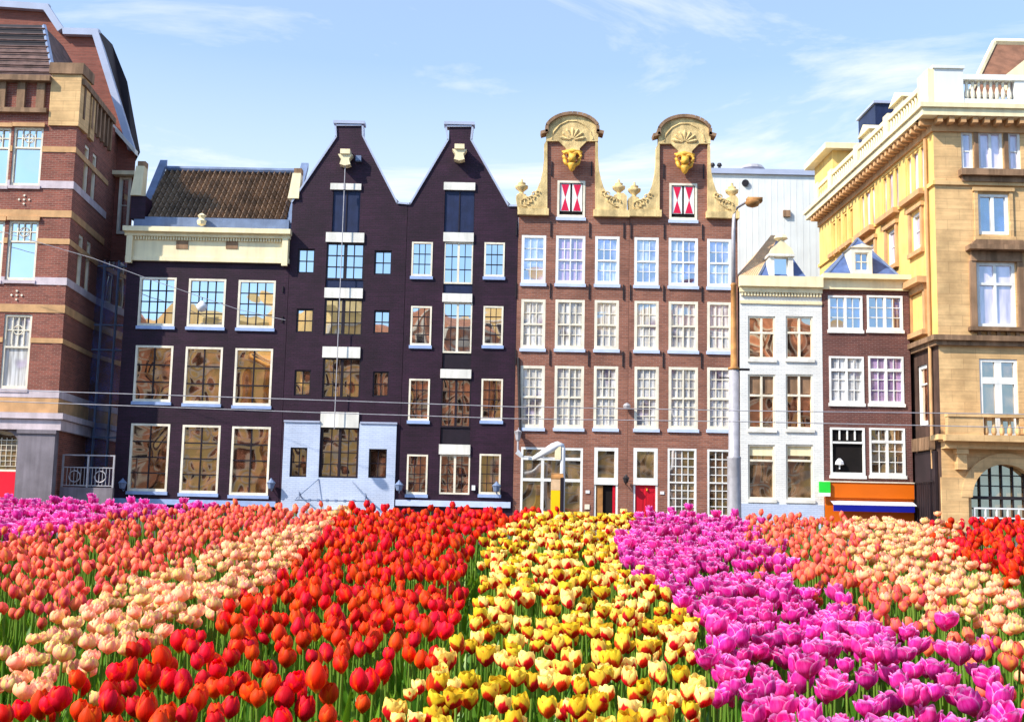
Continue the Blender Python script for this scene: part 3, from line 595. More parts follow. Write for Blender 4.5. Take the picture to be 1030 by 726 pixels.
# ---- white small house ---------------------------------------------------------
def white_house():
    fr = FF; u0, u1 = U(744.6, 420), U(828.0, 420)
    h = thing('white_house', 'narrow whitewashed house with a cream cornice and a lead dormer, right of the lamp post', 'house', fr.pt((u0+u1)/2, 0))
    zt = Z(289.5, 786); wr = [(752.5,318,780,361),(790.5,318,818,361),(752.5,376.5,780,431.5),(790.5,376.5,818,431.5),(752.5,447,779.8,502),(790.7,447,818.5,502.5)]
    q = [fr.rect(*r) for r in wr]
    MB().wall(fr, [(u0, zt), (u1, zt)], -.2, q).build('wall', m_whitewall, h)
    for i, r in enumerate(q):
        window(fr, h, *r, m_frame, (g_shop if i > 3 else g_brn), fw=.07, cols=1, rows=1, mull=None if i > 3 else [.5], trans=[.72] if i > 3 else [.62], tb=.085, rec=.1, sill=m_white)
        if i < 4:
            uu0, uu1, z0, z1 = r; MB().box(fr, uu0+.07, uu1-.07, z1-.1-(z1-z0)*.3, z1-.07, -.128, -.125).build('blind', m_stoned, h)
        else:
            uu0, uu1, z0, z1 = r; MB().box(fr, uu0+.07, uu1-.07, z1-.07-(z1-z0)*.17, z1-.07, -.128, -.124).build('blind', m_cream, h)
    b = MB(); b.box(fr, u0-.05, u1+.0, zt, Z(279, 786), -.3, .3); b.box(fr, u0-.02, u1, zt-.22, zt-.002, 0, .14); b.box(fr, u0, u1, Z(306, 786), Z(303, 786), 0, .06)
    for i in range(26): uu = u0+.08+(u1-u0-.16)*i/25; b.box(fr, uu-.035, uu+.035, zt-.36, zt-.222, 0, .11)
    b.build('cornice', m_cream, h)
    MB().box(fr, u0+.01, u1-.01, -.2, Z(507, 786), .002, .05).build('plinth', m_bluewhite, h)
    # hipped roof: pale tile slope to the left, slate front
    zc = Z(279.5, 786); za = Frame(0, D+2.2).uz(782, 239)[1]; _g = Frame(0, D+2.2).uz; ap = fr.pt(_g(783, 240)[0], za, -2.2); apb = fr.pt(_g(783, 240)[0], za, -7)
    e = [fr.pt(u0+.02, zc, -.1), fr.pt(U(762, 279), zc, -.1), fr.pt(u1-.55, zc, -.1), fr.pt(u1-.55, zc, -8), fr.pt(u0+.02, zc, -8)]
    ap2 = fr.pt(_g(776, 240)[0], za+.02, -2.2); apb2 = fr.pt(_g(776, 240)[0], za+.02, -7)
    ro = MB().add([e[1], e[2], e[3], ap, apb], [(0,1,3),(1,2,4,3)]).build('roof', m_slate, h)
    b = MB().add([e[0], e[1], ap, ap2, apb2, e[4]], [(0,1,2,3),(0,3,4,5),]); b.build('tiled_slope', m_tilel, ro)
    b = MB()
    for k in range(9):
        t = k/8; p = [e[0][i]+(e[1][i]-e[0][i])*t for i in range(3)]; q_ = [ap2[i]+(ap[i]-ap2[i])*t for i in range(3)]
        b.tube([(p[0], p[1]-.03, p[2]+.04), (q_[0], q_[1]-.03, q_[2]+.04)], .045, 5)
    b.build('tile_rolls', m_tilel, ro)
    MB().tube([e[1], ap], .09, 6).build('lead_hip', m_lead, ro)
    # dormer
    a, c, z0, z1 = fr.rect(774.5, 257.5, 798.5, 279)
    d = MB().box(fr, a, a+.2, z0, z1, -.1, -.9).box(fr, c-.2, c, z0, z1, -.1, -.9).box(fr, a-.06, c+.06, z1, z1+.1, 0, -.95).build('dormer', m_white, h)
    MB().quad(fr, a+.2, c-.2, z0, z1, -.3).build('dormer_pane', g_sky, d)
    um = (a+c)/2; b = MB().prism(fr, [(a-.02, z1+.1), (c+.02, z1+.1), (c-.1, z1+.34), (um+.2, z1+.5), (um, z1+.72), (um-.2, z1+.5), (a+.1, z1+.34)], -.3, 0)
    b.lathe(fr.pt(um, z1+.68, -.15), [(.16,0),(.3,.08),(.22,.2),(.05,.3)], 8); b.build('carved_gable', m_cream, d)
    body(fr, h, u0, u1, zc, m_whitewall)
white_house()

# ---- small brown house with shop ------------------------------------------------
def small_brown():
    fr = FF; u0, u1 = U(828.4, 420), U(917.0, 420)
    h = thing('brick_house', 'small dark brown brick house with a blue pyramid roof and an orange shop front', 'house', fr.pt((u0+u1)/2, 0))
    zt = Z(292, 871); wr = [(833,297.5,867.5,332),(872,297.5,908,332),(834,358.5,869,405.5),(873.5,358.5,909,406),(835,430,870,478),(874.5,430.5,910.5,478)]
    q = [fr.rect(*r) for r in wr]
    MB().wall(fr, [(u0, zt), (u1, zt)], -.2, q).build('wall', m_brown2, h)
    for i, r in enumerate(q):
        if i == 4: window(fr, h, *r, m_framew, m_void, fw=.09, cols=1, rows=1, mull=None, trans=[.70], tb=.08, rec=.03, open_dark=True, sill=m_framew)
        else: window(fr, h, *r, m_framew, [g_blue, g_blue, g_cur, g_pur, g_shop, g_shop][i], fw=.08, cols=4, rows=3 if i < 2 else 4, bar=.032, mull=[.5], trans=None if i < 2 else [.72], tb=.1, rec=.03, sill=m_framew)
    u_0, u_1, z0, z1 = q[4]; b = MB()
    for k in range(1, 4): uu = u_0+.08+(u_1-u_0-.16)*k/4; b.box(fr, uu-.03, uu+.03, z0+(z1-z0)*.74, z1-.08, -.05, -.0)
    b.build('glazing_bars', m_framew, h)
    b = MB().lathe(fr.pt(u_0+.38, z0+.25, -.02), [(.03,0),(.03,.14),(.18,.18),(.16,.3),(.05,.42)], 8); b.build('window_lamp', m_plastic, h)
    b = MB(); zc = Z(277, 871); b.box(fr, u0-.02, u1-.05, zt, zc-.2, -.3, .12); b.box(fr, u0-.02, u1, zc-.2, zc, -.3, .34); b.build('cornice', m_cream, h)
    a, c = U(832, 277), U(905, 277); gg = Frame(0, D+1.9).uz(862.6, 240); za = gg[1]; ap = fr.pt(gg[0], za, -1.9)
    e = [fr.pt(a, zc, -.05), fr.pt(c, zc, -.05), fr.pt(c, zc, -4), fr.pt(a, zc, -4)]
    ro = MB().add(e+[ap], [(0,1,4),(1,2,4),(2,3,4),(3,0,4)]).build('roof', m_slate, h)
    b = MB(); b.tube([e[0], ap], .05, 5); b.tube([e[1], ap], .05, 5); b.build('lead_hip', m_lead, ro)
    x0, x1, z0, z1 = fr.rect(856.5, 249, 877.5, 276)
    d = MB().box(fr, x0, x0+.14, z0, z1, -.02, -1.2).box(fr, x1-.14, x1, z0, z1, -.02, -1.2).box(fr, x0+.14, x1-.14, z1-.2, z1, -.02, -1.2).box(fr, x0+.14, x1-.14, z0, z0+.14, -.02, -.3).prism(fr, [(x0-.08, z1), (x1+.08, z1), ((x0+x1)/2, z1+.16)], 0.04, -1.2).build('dormer', m_frame, h)
    window(fr, h, x0+.14, x1-.14, z0+.14, z1-.2, m_frame, g_blue, fw=.04, cols=2, rows=2, bar=.04, rec=.1, name='dormer_window')
    # shop front
    s0, s1 = U(829, 495), U(918.5, 495)
    shp = MB().box(fr, s0, s1, Z(501, 873), Z(485.5, 873), .0, .22).build('shop_sign', m_orange, h)
    MB().box(fr, s0-.02, s1+.02, Z(485.5, 873), Z(484.4, 873), 0, .26).build('sign_trim', m_frame, shp)
    MB().box(fr, s0+.02, s1-.02, -.2, Z(501.2, 873), .0, .12).build('shop_front', m_orange, h)
    zA, zB, zC = Z(504, 873), Z(507.5, 873), Z(514.5, 873)
    MB().add([fr.pt(U(834,505), zA, .13), fr.pt(U(917,505), zA, .13), fr.pt(U(917,505), zB, .6), fr.pt(U(834,505), zB, .6), fr.pt(U(917,505), zB-.03, .6), fr.pt(U(834,505), zB-.03, .6)], [(0,1,2,3),(3,2,4,5)]).build('awning', m_plastic, h)
    MB().box(fr, U(834.5,510), U(915,510), zC, zB-.035, .56, .6).build('awning_valance', m_blue, h)
    a, c, d0, d1 = fr.rect(822, 484.5, 833, 499); gs = MB().box(fr, a, c, d0+.14, d1, .24, .34).build('green_projecting_sign', m_green, h)
    MB().box(fr, a, c, d0, d0+.138, .24, .34).build('sign_foot', m_plastic, gs)
    body(fr, h, u0, u1, zc-.2, m_brown2)
small_brown()

# ---- ochre corner building at the right -------------------------------------------
YR = 45.5; cu = Frame(0, YR).uz(948.3, 520)[0]
def right_building():
    f = Frame(cu, YR); s = Frame(cu, YR, math.pi/2+.0146+.010, flip=-1)     # s.u runs back from the corner; n must face -X
    if s.n.x > 0: s.n = -s.n
    h = thing('corner_building', 'tall ochre yellow corner building with a bracketed cornice and balustrade, at the right edge', 'building', (cu, YR, 0))
    W = 8.5; S = s.uz(824, 225)[0]; zt = f.uz(990, 121.5)[1]; zl = f.uz(990, 341)[1]
    rects = {k: f.rect(*v) for k, v in dict(t1=(967,133,978.5,171), t2=(984.5,132.5,1008.5,171.5), t3=(1014.5,133,1026.5,172), w2=(984,195.5,1014.5,236), w3=(983,264,1021.5,329.5), bd=(986,361,1024.5,440)).items()}
    ar = f.rect(977, 467, 1044, 530); r_ = (ar[1]-ar[0])/2; zspring = ar[3]-r_
    # upper and lower stone front
    MB().wall(f, [(0, zt), (W, zt)], zl, [rects[k] for k in ('t1','t2','t3','w2','w3')]).build('front_wall', m_stone, h)
    holes = [rects['bd'], (ar[0], ar[1], -.1, zspring)]
    lo = MB().wall(f, [(0, zl-.002), (W, zl-.002)], -.2, [rects['bd'], (ar[0], ar[1], -.1, ar[3])], thick=.5, reveal=.35); lo.build('lower_front_wall', m_stone, h)
    uc = (ar[0]+ar[1])/2                                     # arch spandrels and ring
    for sg in (-1, 1):
        pts = [(uc+sg*r_, zspring)] + [(uc+sg*r_*math.cos(t), zspring+r_*math.sin(t)) for t in [math.pi/2*i/10 for i in range(1, 11)]] + [(uc+sg*r_, ar[3])]
        if sg > 0: pts = pts[::-1]
        MB().prism(f, pts, -.34, -.003).build('arch_spandrel', m_stone, h)
    b = MB()
    for i in range(16):
        t0, t1_ = math.pi*i/16, math.pi*(i+1)/16; c_, s_ = math.cos, math.sin
        b.prism(f, [(uc+r_*c_(t0), zspring+r_*s_(t0)), (uc+(r_+.42)*c_(t0), zspring+(r_+.42)*s_(t0)), (uc+(r_+.42)*c_(t1_), zspring+(r_+.42)*s_(t1_)), (uc+r_*c_(t1_), zspring+r_*s_(t1_))], .0, .14)
    b.build('arch_moulding', m_stone, h)
    a = MB(); a.box(f, ar[0], ar[1], zspring-.06, zspring+.06, -.3, -.2)
    for k in range(1, 6):
        uu = ar[0]+(ar[1]-ar[0])*k/6; hh = math.sqrt(max(r_**2-(uu-uc)**2, 0)); a.box(f, uu-.025, uu+.025, 0, zspring+hh, -.28, -.22)
    for zz in (zspring+.45, zspring+.85): 
        q = math.sqrt(max(r_**2-(zz-zspring)**2, .01)); a.box(f, uc-q, uc+q, zz-.02, zz+.02, -.27, -.23)
    aw = a.build('arched_window', m_iron, h); MB().quad(f, ar[0], ar[1], -.1, ar[3], -.32).build('pane', g_shop, aw)
    rl = MB(); zr_ = f.uz(1000, 512)[1]
    rl.box(f, uc-r_+.1, uc+r_+2, zr_, zr_+.06, -.1, -.04); rl.box(f, uc-r_+.1, uc+r_+2, zr_-.35, zr_-.3, -.1, -.04)
    for k in range(9): rl.box(f, uc-r_+.1+k*.42, uc-r_+.15+k*.42, 0, zr_, -.1, -.04)
    rl.build('entrance_railing', m_plastic, h)
    # windows
    for k, g, cc in (('t1', g_pale, 1), ('t2', g_pale, 2), ('t3', g_pale, 1)):
        window(f, h, *rects[k], m_framew, g, fw=.09, cols=cc, rows=2 if cc == 1 else 1, bar=.05, rec=.1, mull=[.5] if cc == 2 else None, tb=.1)
    window(f, h, *rects['w2'], m_framew, g_blue, fw=.1, cols=1, rows=1, mull=[.48], tb=.12, rec=.08)
    window(f, h, *rects['w3'], m_framew, g_pale, fw=.12, cols=1, rows=1, mull=[.48], trans=[.68], tb=.1, rec=.08)
    window(f, h, *rects['bd'], m_framew, g_shop, fw=.12, cols=1, rows=1, mull=[.5], trans=[.74], tb=.26, rec=.1, name='balcony_door')
    b = MB(); t1_ = rects['t1']; t3_ = rects['t3']
    b.box(f, t1_[0]-.15, t3_[1]+.3, t1_[2]-.28, t1_[2]-.03, 0, .35); b.box(f, t1_[0]-.05, t3_[1]+.3, t1_[2]-.5, t1_[2]-.3, 0, .16)
    for uu in ((t1_[1]+rects['t2'][0])/2, (rects['t2'][1]+t3_[0])/2): b.box(f, uu-.08, uu+.08, t1_[2], t1_[3]-.05, 0.004, .096)
    b.build('window_ledge', m_stoned, h)
    q = rects['w3']; b = MB(); b.box(f, q[0]-.42, q[1]+.5, q[3]+.42, q[3]+.6, 0, .5); b.prism(f, [(q[0]-.32, q[3]+.6), (q[1]+.4, q[3]+.6), (q[1]+.2, q[3]+.82), (q[0]-.12, q[3]+.82)], 0, .38)
    b.box(f, q[0]-.25, q[1]+.25, q[3]+.02, q[3]+.41, 0, .16); b.box(f, q[0]-.3, q[0]-.06, q[2]-.2, q[3]+.02, 0, .12); b.box(f, q[1]+.06, q[1]+.3, q[2]-.2, q[3]+.02, 0, .12)
    b.box(f, q[0]-.4, q[1]+.4, q[2]-.16, q[2]-.01, 0, .3)
    for k in range(5): uu = q[0]+(q[1]-q[0])*k/4; b.box(f, uu-.06, uu+.06, q[2]-.5, q[2]-.17, 0, .14)
    b.build('window_surround', m_stoned, h)
    q = rects['w2']; b = MB().box(f, q[0]-.16, q[0]-.02, q[2]-.1, q[3]+.1, 0, .07).box(f, q[1]+.02, q[1]+.16, q[2]-.1, q[3]+.1, 0, .07).box(f, q[0]-.22, q[1]+.22, q[3]+.1, q[3]+.24, 0, .12).box(f, q[0]-.2, q[1]+.2, q[2]-.26, q[2]-.1, 0, .14); b.build('window_surround', m_stone, h)
    # string courses on both faces
    zs_ = f.uz(960, 184)[1]
    for z0, z1, dd, m in ((zs_-.1, zs_+.06, .1, m_stone), (zl-.28, zl-.1, .16, m_stoned), (zl-.1, zl+.1, .3, m_stoned)):
        MB().box(f, -.0, W, z0, z1, 0, dd).build('string_course', m, h)
        MB().box(s, -dd, S, z0, z1, 0, dd).build('string_course', m_ochre if m is m_stone else m, h)
    # balcony
    zb = f.uz(990, 441)[1]; zb1 = f.uz(990, 418)[1]
    b = MB().box(f, -.1, W, zb-.16, zb+.08, 0, .85).box(f, .0, W, zb-.42, zb-.162, 0, .45).box(f, .02, 1.35, zb+.08, zb1-.12, .45, .75).box(f, 0, W, zb1-.12, zb1, .42, .8)
    bal = b.build('balcony', m_stone, h); b = MB()
    for k in range(20):
        b.lathe(f.pt(1.5+k*.3, zb+.08, .6), [(.06,0),(.1,.12),(.09,.25),(.045,.42),(.06,zb1-zb-.22)], 7)
    b.build('balusters', m_stone, bal, True)
    MB().prism(s, [(-.55,zb-.1),(-.55, zb+.1),(.3, zb+.1),(.3,zb-.1)], 0, .3).build('balcony_return', m_stone, h)
    for z0 in (zb-1.6,): MB().box(f, .5, .85, zb-1.2, zb-.43, 0, .34).box(f, .45, .9, zb-.62, zb-.43, .0, .4).build('console', m_stone, h)
    MB().box(f, -.06, .95, -.2, zb-1.5, 0, .12).build('pier', m_stone, h)
    # side wall: windows
    tops = [(911,148,930,200),(887,171.5,904,220),(865,192.5,880,237)]; sm = [(853.5,211,857.8,233),(847.7,216.5,851.7,238),(842,222,845.7,243.5),(836.5,227,840,248)]
    mids = [(917.5,211,927.5,253),(893,229,902,266)]; low = [(923.5,367,933,428)]
    tr = [s.rect(*r) for r in tops]; smr = [s.rect(*r) for r in sm]; mr = [s.rect(*r) for r in mids]; lr = [s.rect(*r) for r in low]
    # true sizes along the receding wall
    zT0, zT1 = tr[0][2]+.12, tr[0][3]-.12
    tr = [(a, c, zT0, zT1) for a, c, _, _ in tr]; smr = [(a, c, zT0+.1, zT1-.15) for a, c, _, _ in smr]; zM0, zM1 = mr[0][2]+.1, mr[0][3]-.1; mr = [(a, c, zM0, zM1) for a, c, _, _ in mr]
    extra = [(tr[2][0], tr[2][1], zM0, zM1)]
    MB().wall(s, [(0, zt), (S, zt)], zl, tr+smr+mr+extra).build('side_wall', m_ochre, h)
    MB().wall(s, [(0, zl-.002), (S, zl-.002)], -.2, lr).build('lower_side_wall', m_shaded, h)
    for a, c, z0, z1 in tr:
        w3 = (c-a)/3
        window(s, h, a, c, z0, z1, m_ochre, g_pale, fw=.1, cols=1, rows=1, mull=[.3, .72], tb=.3, rec=.1, name='window')
        MB().box(s, a-.1, c+.1, z0-.22, z0-.0, 0, .3).build('sill', m_band, h)
    for a, c, z0, z1 in smr:
        window(s, h, a, c, z0, z1, m_ochre, g_brn, fw=.1, cols=1, rows=1, rec=.1); MB().box(s, a-.1, c+.1, z0-.2, z0, 0, .2).build('sill', m_band, h)
    for a, c, z0, z1 in mr+extra:
        window(s, h, a, c, z0, z1, m_framew, g_pale, fw=.12, cols=1, rows=2, rec=.12)
        MB().box(s, a-.22, a-.02, z0-.1, z1+.1, 0, .1).box(s, c+.02, c+.22, z0-.1, z1+.1, 0, .1).box(s, a-.3, c+.3, z1+.1, z1+.26, 0, .16).box(s, a-.25, c+.25, z0-.28, z0-.1, 0, .16).build('window_surround', m_band, h)
    for a, c, z0, z1 in lr: window(s, h, a, c, z0, z1, m_framew, g_brn, fw=.14, cols=1, rows=1, trans=[.7], rec=.12)
    # blind niche with hood
    q = s.rect(919.5, 273, 931.5, 338); zz0, zz1 = f.uz(948, 335)[1]+.3, f.uz(948, 275)[1]
    a, c = q[0], q[1]
    MB().box(s, a, c, zz0, zz1-.5, 0, .06).build('blind_niche', m_ochre, h)
    MB().box(s, a-.25, a-.02, zz0, zz1-.45, 0, .16).box(s, c+.02, c+.25, zz0, zz1-.45, 0, .16).box(s, a-.25, c+.25, zz1-.45, zz1-.2, 0, .2).box(s, a-.4, c+.4, zz1-.2, zz1+.05, 0, .5).box(s, a-.3, c+.3, zz0-.2, zz0, 0, .3).build('niche_hood', m_band, h)
    # alley level: louvre, shutter, balcony bracket
    sh = s.rect(919, 436, 943, 441); 
    MB().box(s, .3, 2.4, 0, s.uz(930, 455)[1], .03, .14).build('roller_shutter', m_purplebrown, h)
    b = MB()
    for k in range(12): b.box(s, .45+k*.16, .53+k*.16, s.uz(930, 455)[1]+.05, s.uz(930, 441)[1], .05, .3)
    b.build('louvre', m_stoned, h)
    b = MB()
    for k in range(9): b.tube([s.pt(.35+k*.24, 0, .22), s.pt(.35+k*.24, s.uz(930, 485)[1], .22)], .018, 4)
    b.tube([s.pt(.3, s.uz(930, 485)[1], .22), s.pt(2.4, s.uz(930, 485)[1], .22)], .025, 5); b.build('iron_railing', m_iron, h)
    MB().tube([s.pt(.62, 2.5, .1), s.pt(.62, zt-.6, .1)], .07, 8).build('downpipe', m_band, h)
    # cornice with brackets, on both faces
    P1 = .62
    b = MB().box(f, -P1, W, zt-.02, zt+.28, -.3, P1+.0).box(f, -P1-.1, W, zt+.28, zt+.46, -.3, P1+.1).box(s, .0, S+.4, zt-.02, zt+.278, -.3, P1).box(s, .0, S+.5, zt+.282, zt+.458, -.3, P1+.1)
    co = b.build('cornice', m_cream, h)
    b = MB().box(f, 0, W, zt-.5, zt-.02, 0, .1).box(s, -.1, S, zt-.5, zt-.022, 0, .1)
    for k in range(18): uu = .1+k*.46; b.box(f, uu-.1, uu+.1, zt-.26, zt-.022, .1, P1-.08)
    k = 0
    while k*.5 < S: b.box(s, k*.5-.1, k*.5+.1, zt-.26, zt-.024, .1, P1-.08); k += 1
    b.build('brackets', m_band, co)
    # parapet
    zp = zt+.46; ph = 1.35
    b = MB().box(f, 0, 1.15, zp, zp+ph+.2, -.3, .25).box(f, 1.15, W, zp, zp+.35, -.3, .22).box(f, 1.15, W, zp+ph-.22, zp+ph, -.3, .25).box(f, 3.2, W, zp+.35, zp+ph-.22, -.3, .2).box(f, -.06, 1.2, zp+ph+.2, zp+ph+.32, -.34, .32)
    pp = b.build('parapet', m_metalw, h); b = MB()
    for k in range(8): b.lathe(f.pt(1.35+k*.24, zp+.35, .05), [(.05,0),(.1,.15),(.1,.3),(.05,.5),(.07,.78)], 7)
    b.build('balusters', m_frame, pp, True)
    b = MB().box(s, -.25, .9, zp, zp+ph+.19, -.0, .25)
    seg = 3.6; kk = .9; bl = MB(); bls = []
    while kk < S-1:
        e = min(kk+seg, S-.6); b.box(s, kk, e, zp, zp+.3, -.25, .18); b.box(s, kk, e, zp+ph-.35, zp+ph-.15, -.25, .22); b.box(s, e, e+.6, zp, zp+ph, -.25, .24); 
        b.box(s, kk, e, zp+.3, zp+ph-.35, -.2, .0)
        q_ = kk+.25
        while q_ < e-.1: bl.lathe(s.pt(q_, zp+.3, .1), [(.05,0),(.1,.15),(.05,.45),(.07,ph-.66)], 6); q_ += .32
        bls.append(bl); bl = MB(); kk = e+.6
    b2 = b.build('side_parapet', m_cream, h); [q_.build('balusters', m_cream, b2, True) for q_ in bls]
    # dormers on the side, end pavilion, tank
    for uu in (5.2, 9.6):
        d = MB().box(s, uu-.6, uu+.6, zp, zp+ph+.75, -.5, -1.6).prism(s, [(uu-.85, zp+ph+.75), (uu+.85, zp+ph+.75), (uu, zp+ph+1.2)], -.35, -1.7).build('dormer', m_cream, h)
    MB().box(s, S-3.0, S+.2, zp, zp+2.3, .15, -3).build('end_pavilion', m_ochre, h)
    pv = MB().box(s, S-3.4, S+.6, zp+2.3, zp+2.6, .6, -3.4).build('pavilion_eave', m_cream, h)
    tk = MB().box(s, S-5.0, S-2.4, zp, zp+4.1, -1.4, -5).build('roof_plant_room', m_navy, h); MB().box(s, S-5.1, S-2.3, zp+4.1, zp+4.22, -1.3, -5.1).build('plant_room_lid', m_fascia, h)
    # tiled roof above the front
    ga = Frame(0, YR+3.2).uz(1000, 43); gb = Frame(0, YR+.5).uz(974, 76); za = ga[1]; ux, bx_ = ga[0]-cu, gb[0]-cu
    r0 = [f.pt(bx_, zp+ph-.6, -.5), f.pt(W+3, zp+ph-.6, -.5), f.pt(W+3, za, -3.2), f.pt(ux, za, -3.2), f.pt(bx_+3, zp+ph-.6, -9), f.pt(ux+2, za, -6.5)]
    ro = MB().add(r0, [(0,1,2,3),(0,3,5,4)]).build('roof', m_tileb, h)
    b = MB().tube([r0[0], r0[3]], .12, 6); b.build('roof_hip', m_cream, ro); MB().tube([r0[3], r0[2]], .18, 6).build('ridge', m_cream, ro)
    # pediment dormer at the frame edge
    u_, z_ = f.uz(1030, 62); MB().prism(f, [(u_-.45, zp+ph-.3), (u_+2.4, zp+ph-.3), (u_+2.4, z_+.2), (u_+1.0, z_+.9), (u_-.45, z_-.3)], -.6, -1.4).build('dormer', m_cream, h)
    # volume behind
    MB().box(f, .36, W, -.2, zt-.05, -.55, -14).build('rear_walls', m_stoned, h)
    MB().box(f, -.5, W, zp-.02, zp+.02, -.31, -14).build('roof_deck', m_lead, h)
right_building()

# ---- pale clad building behind ------------------------------------------------------
f2 = Frame(0, 66)
def clad():
    u0, u1 = f2.uz(700, 200)[0], f2.uz(828, 200)[0]; z0 = f2.uz(720, 168)[1]; z1 = f2.uz(820, 177)[1]; z0 = (z0+z1)/2+.1
    h = thing('clad_building', 'windowless pale grey clad building rising behind the white house', 'building', (u0+3, 66, 0))
    w_ = MB().box(f2, u0, u1, 0, z0-.3, -12, 0).build('wall', m_metalw, h)
    b = MB(); k = u0+.3
    while k < u1: b.box(f2, k-.012, k+.012, 0, z0-.3, .002, .010); k += .36
    b.build('cladding_ribs', m_metalw, w_)
    MB().box(f2, u0-.1, u1+.1, z0-.3, z0, -12.1, .15).build('roof_edge', m_fascia, h)
    c = f2.pt(*f2.uz(749.5, 184.5), .02); MB().tube([c, (c[0], c[1]-.1, c[2])], .2, 12).build('vent_pipe', m_iron, h)
    MB().box(f2, *f2.rect(787.5, 212, 794.5, 218.5), .02, .16).build('vent_grille', m_stoned, h)
    c = f2.pt(f2.uz(762, 168)[0], z0, -1.5); MB().lathe(c, [(.3,0),(.3,.3),(.75,.42),(.6,.62),(.1,.72)], 12).build('roof_cowl', m_pole, h)
    for px in (718.5, 725.5): MB().lathe(f2.pt(f2.uz(px, 165)[0], z0, -.6), [(.08,0),(.08,.3),(.16,.36),(.1,.5)], 8).build('roof_vent', m_iron, h)
clad()

# ---- red brick building at the left ---------------------------------------------------
YL = 46.0; lu = Frame(0, YL).uz(51.0, 508)[0]
def left_building():
    f = Frame(lu, YL); s = Frame(lu, YL, math.pi/2+.075)
    if s.n.x < 0: s.n = -s.n
    h = thing('brick_building', 'red brick building with sandstone bands and a slate roof at the left edge', 'building', (lu-4, YL, 0))
    X0 = -9.0; zt = f.uz(40, 82)[1]; S = s.uz(107, 200)[0]
    R_ = lambda *r: f.rect(*r)
    wr = [R_(12,128,42,187), R_(-22,128,9.5,187), R_(7,222,37,282), R_(-27,222,3,282), R_(2,316,30,391), R_(-34,316,-4,391)]
    ar = R_(-32, 431, 22, 520); r_ = (ar[1]-ar[0])/2; zsp = ar[3]-r_
    zb = f.uz(30, 425)[1]
    MB().wall(f, [(X0, zt), (0, zt)], zb, wr).build('front_wall', m_red, h)
    MB().wall(f, [(X0, zb-.002), (0, zb-.002)], -.2, [(ar[0], ar[1], -.1, ar[3])], d=.05, thick=.4, reveal=.3).build('ground_floor_wall', m_grey, h)
    uc = (ar[0]+ar[1])/2
    for sg in (-1, 1):
        pts = [(uc+sg*r_, zsp)] + [(uc+sg*r_*math.cos(t), zsp+r_*math.sin(t)) for t in [math.pi/2*i/10 for i in range(1, 11)]] + [(uc+sg*r_, ar[3])]
        MB().prism(f, pts if sg < 0 else pts[::-1], -.25, .047).build('arch_spandrel', m_grey, h)
    zp_ = f.uz(10, 474)[1]
    aw = MB().box(f, ar[0], ar[1], zp_, zp_+.08, -.22, -.1).build('arched_window', m_frame, h)
    MB().quad(f, ar[0], ar[1], zp_+.08, ar[3], -.2).build('pane', g_shop, aw)
    b = MB()
    for k in range(6):
        for j in range(2): b.box(f, uc+r_-.35-k*.2, uc+r_-.33-k*.2, zp_+.2, zp_+1.3, -.19, -.17) if j == 0 else b.box(f, uc+r_-1.4, uc+r_-.3, zp_+.2+k*.2, zp_+.22+k*.2, -.19, -.168)
    b.build('glazing_bars', m_frame, aw)
    MB().box(f, ar[0], ar[1], -.1, zp_, -.28, -.1).build('red_panel', m_redpanel, h)
    MB().box(f, ar[1], ar[1]+.06, -.1, zsp, -.05, .1).build('arch_trim', m_fascia, h)
    # string bands, wrapped around the corner (pixel heights taken at the corner)
    bands = [(148,153.5,m_band),(182.5,190,m_bandw),(212,219,m_band),(240.5,246,m_band),(279.5,287,m_bandw),(307,315,m_band),(340.5,345.5,m_band),(393,400.5,m_bandw),(401,415.5,m_band)]
    for ya, yb, m in bands:
        z1, z0 = f.uz(68, ya)[1], f.uz(68, yb)[1]
        cuts = sorted([(w_[0], w_[1]) for w_ in wr if w_[2] < z1-.02 and w_[3] > z0+.02]); x = X0; b = MB()
        for c0, c1 in cuts:
            if c0 > x: b.box(f, x, c0, z0, z1, .002, .035)
            x = c1
        b.box(f, x, .035, z0, z1, .002, .035); b.box(s, 0, S, z0, z1, .002, .035); b.build('stone_band', m, h)
    z1, z0 = f.uz(60, 416)[1], f.uz(60, 425)[1]
    MB().box(f, X0, .35, z0+.12, z1, 0, .32).box(f, X0, .25, z0-.3, z0+.1, .05, .2).box(s, 0, S+1.5, z0+.12, z1-.003, 0, .32).box(s, 0, S+1.5, z0-.3, z0+.1, .0, .2).build('ground_floor_cornice', m_bandw, h)
    MB().box(f, -1.35, .06, -.2, z0-.45, .05, .2).box(f, -1.4, .1, z0-.45, z0-.3, .05, .26).build('corner_pier', m_grey, h)
    for i, r in enumerate(wr):
        u0, u1, z0, z1 = r; zc = z1-(z1-z0)*(.36 if i < 4 else .42)
        w_ = window(f, h, *r, m_frame, g_sky if i < 4 else g_cur, fw=.09, cols=1, rows=1, rec=.1, trans=[.66 if i < 4 else .56], tb=.07, sill=m_bandw)
        b = MB(); n = 4
        for k in range(1, n): uu = u0+.09+(u1-u0-.18)*k/n; b.box(f, uu-.02, uu+.02, zc+.05, z1-.09, -.12, -.07)
        zz = (zc+z1)/2; b.box(f, u0+.09, u1-.09, zz-.02, zz+.02, -.12, -.072)
        ring = [f.pt((u0+u1)/2+.18*math.cos(t), zz+.18*math.sin(t), -.08) for t in [i_*math.pi/6 for i_ in range(13)]]; b.tube(ring, .022, 4)
        b.build('glazing_bars', m_frame, w_)
        if i < 4: MB().box(f, u0-.06, u1+.06, z1, z1+.16, .036, .1).build('lintel', m_band, w_)
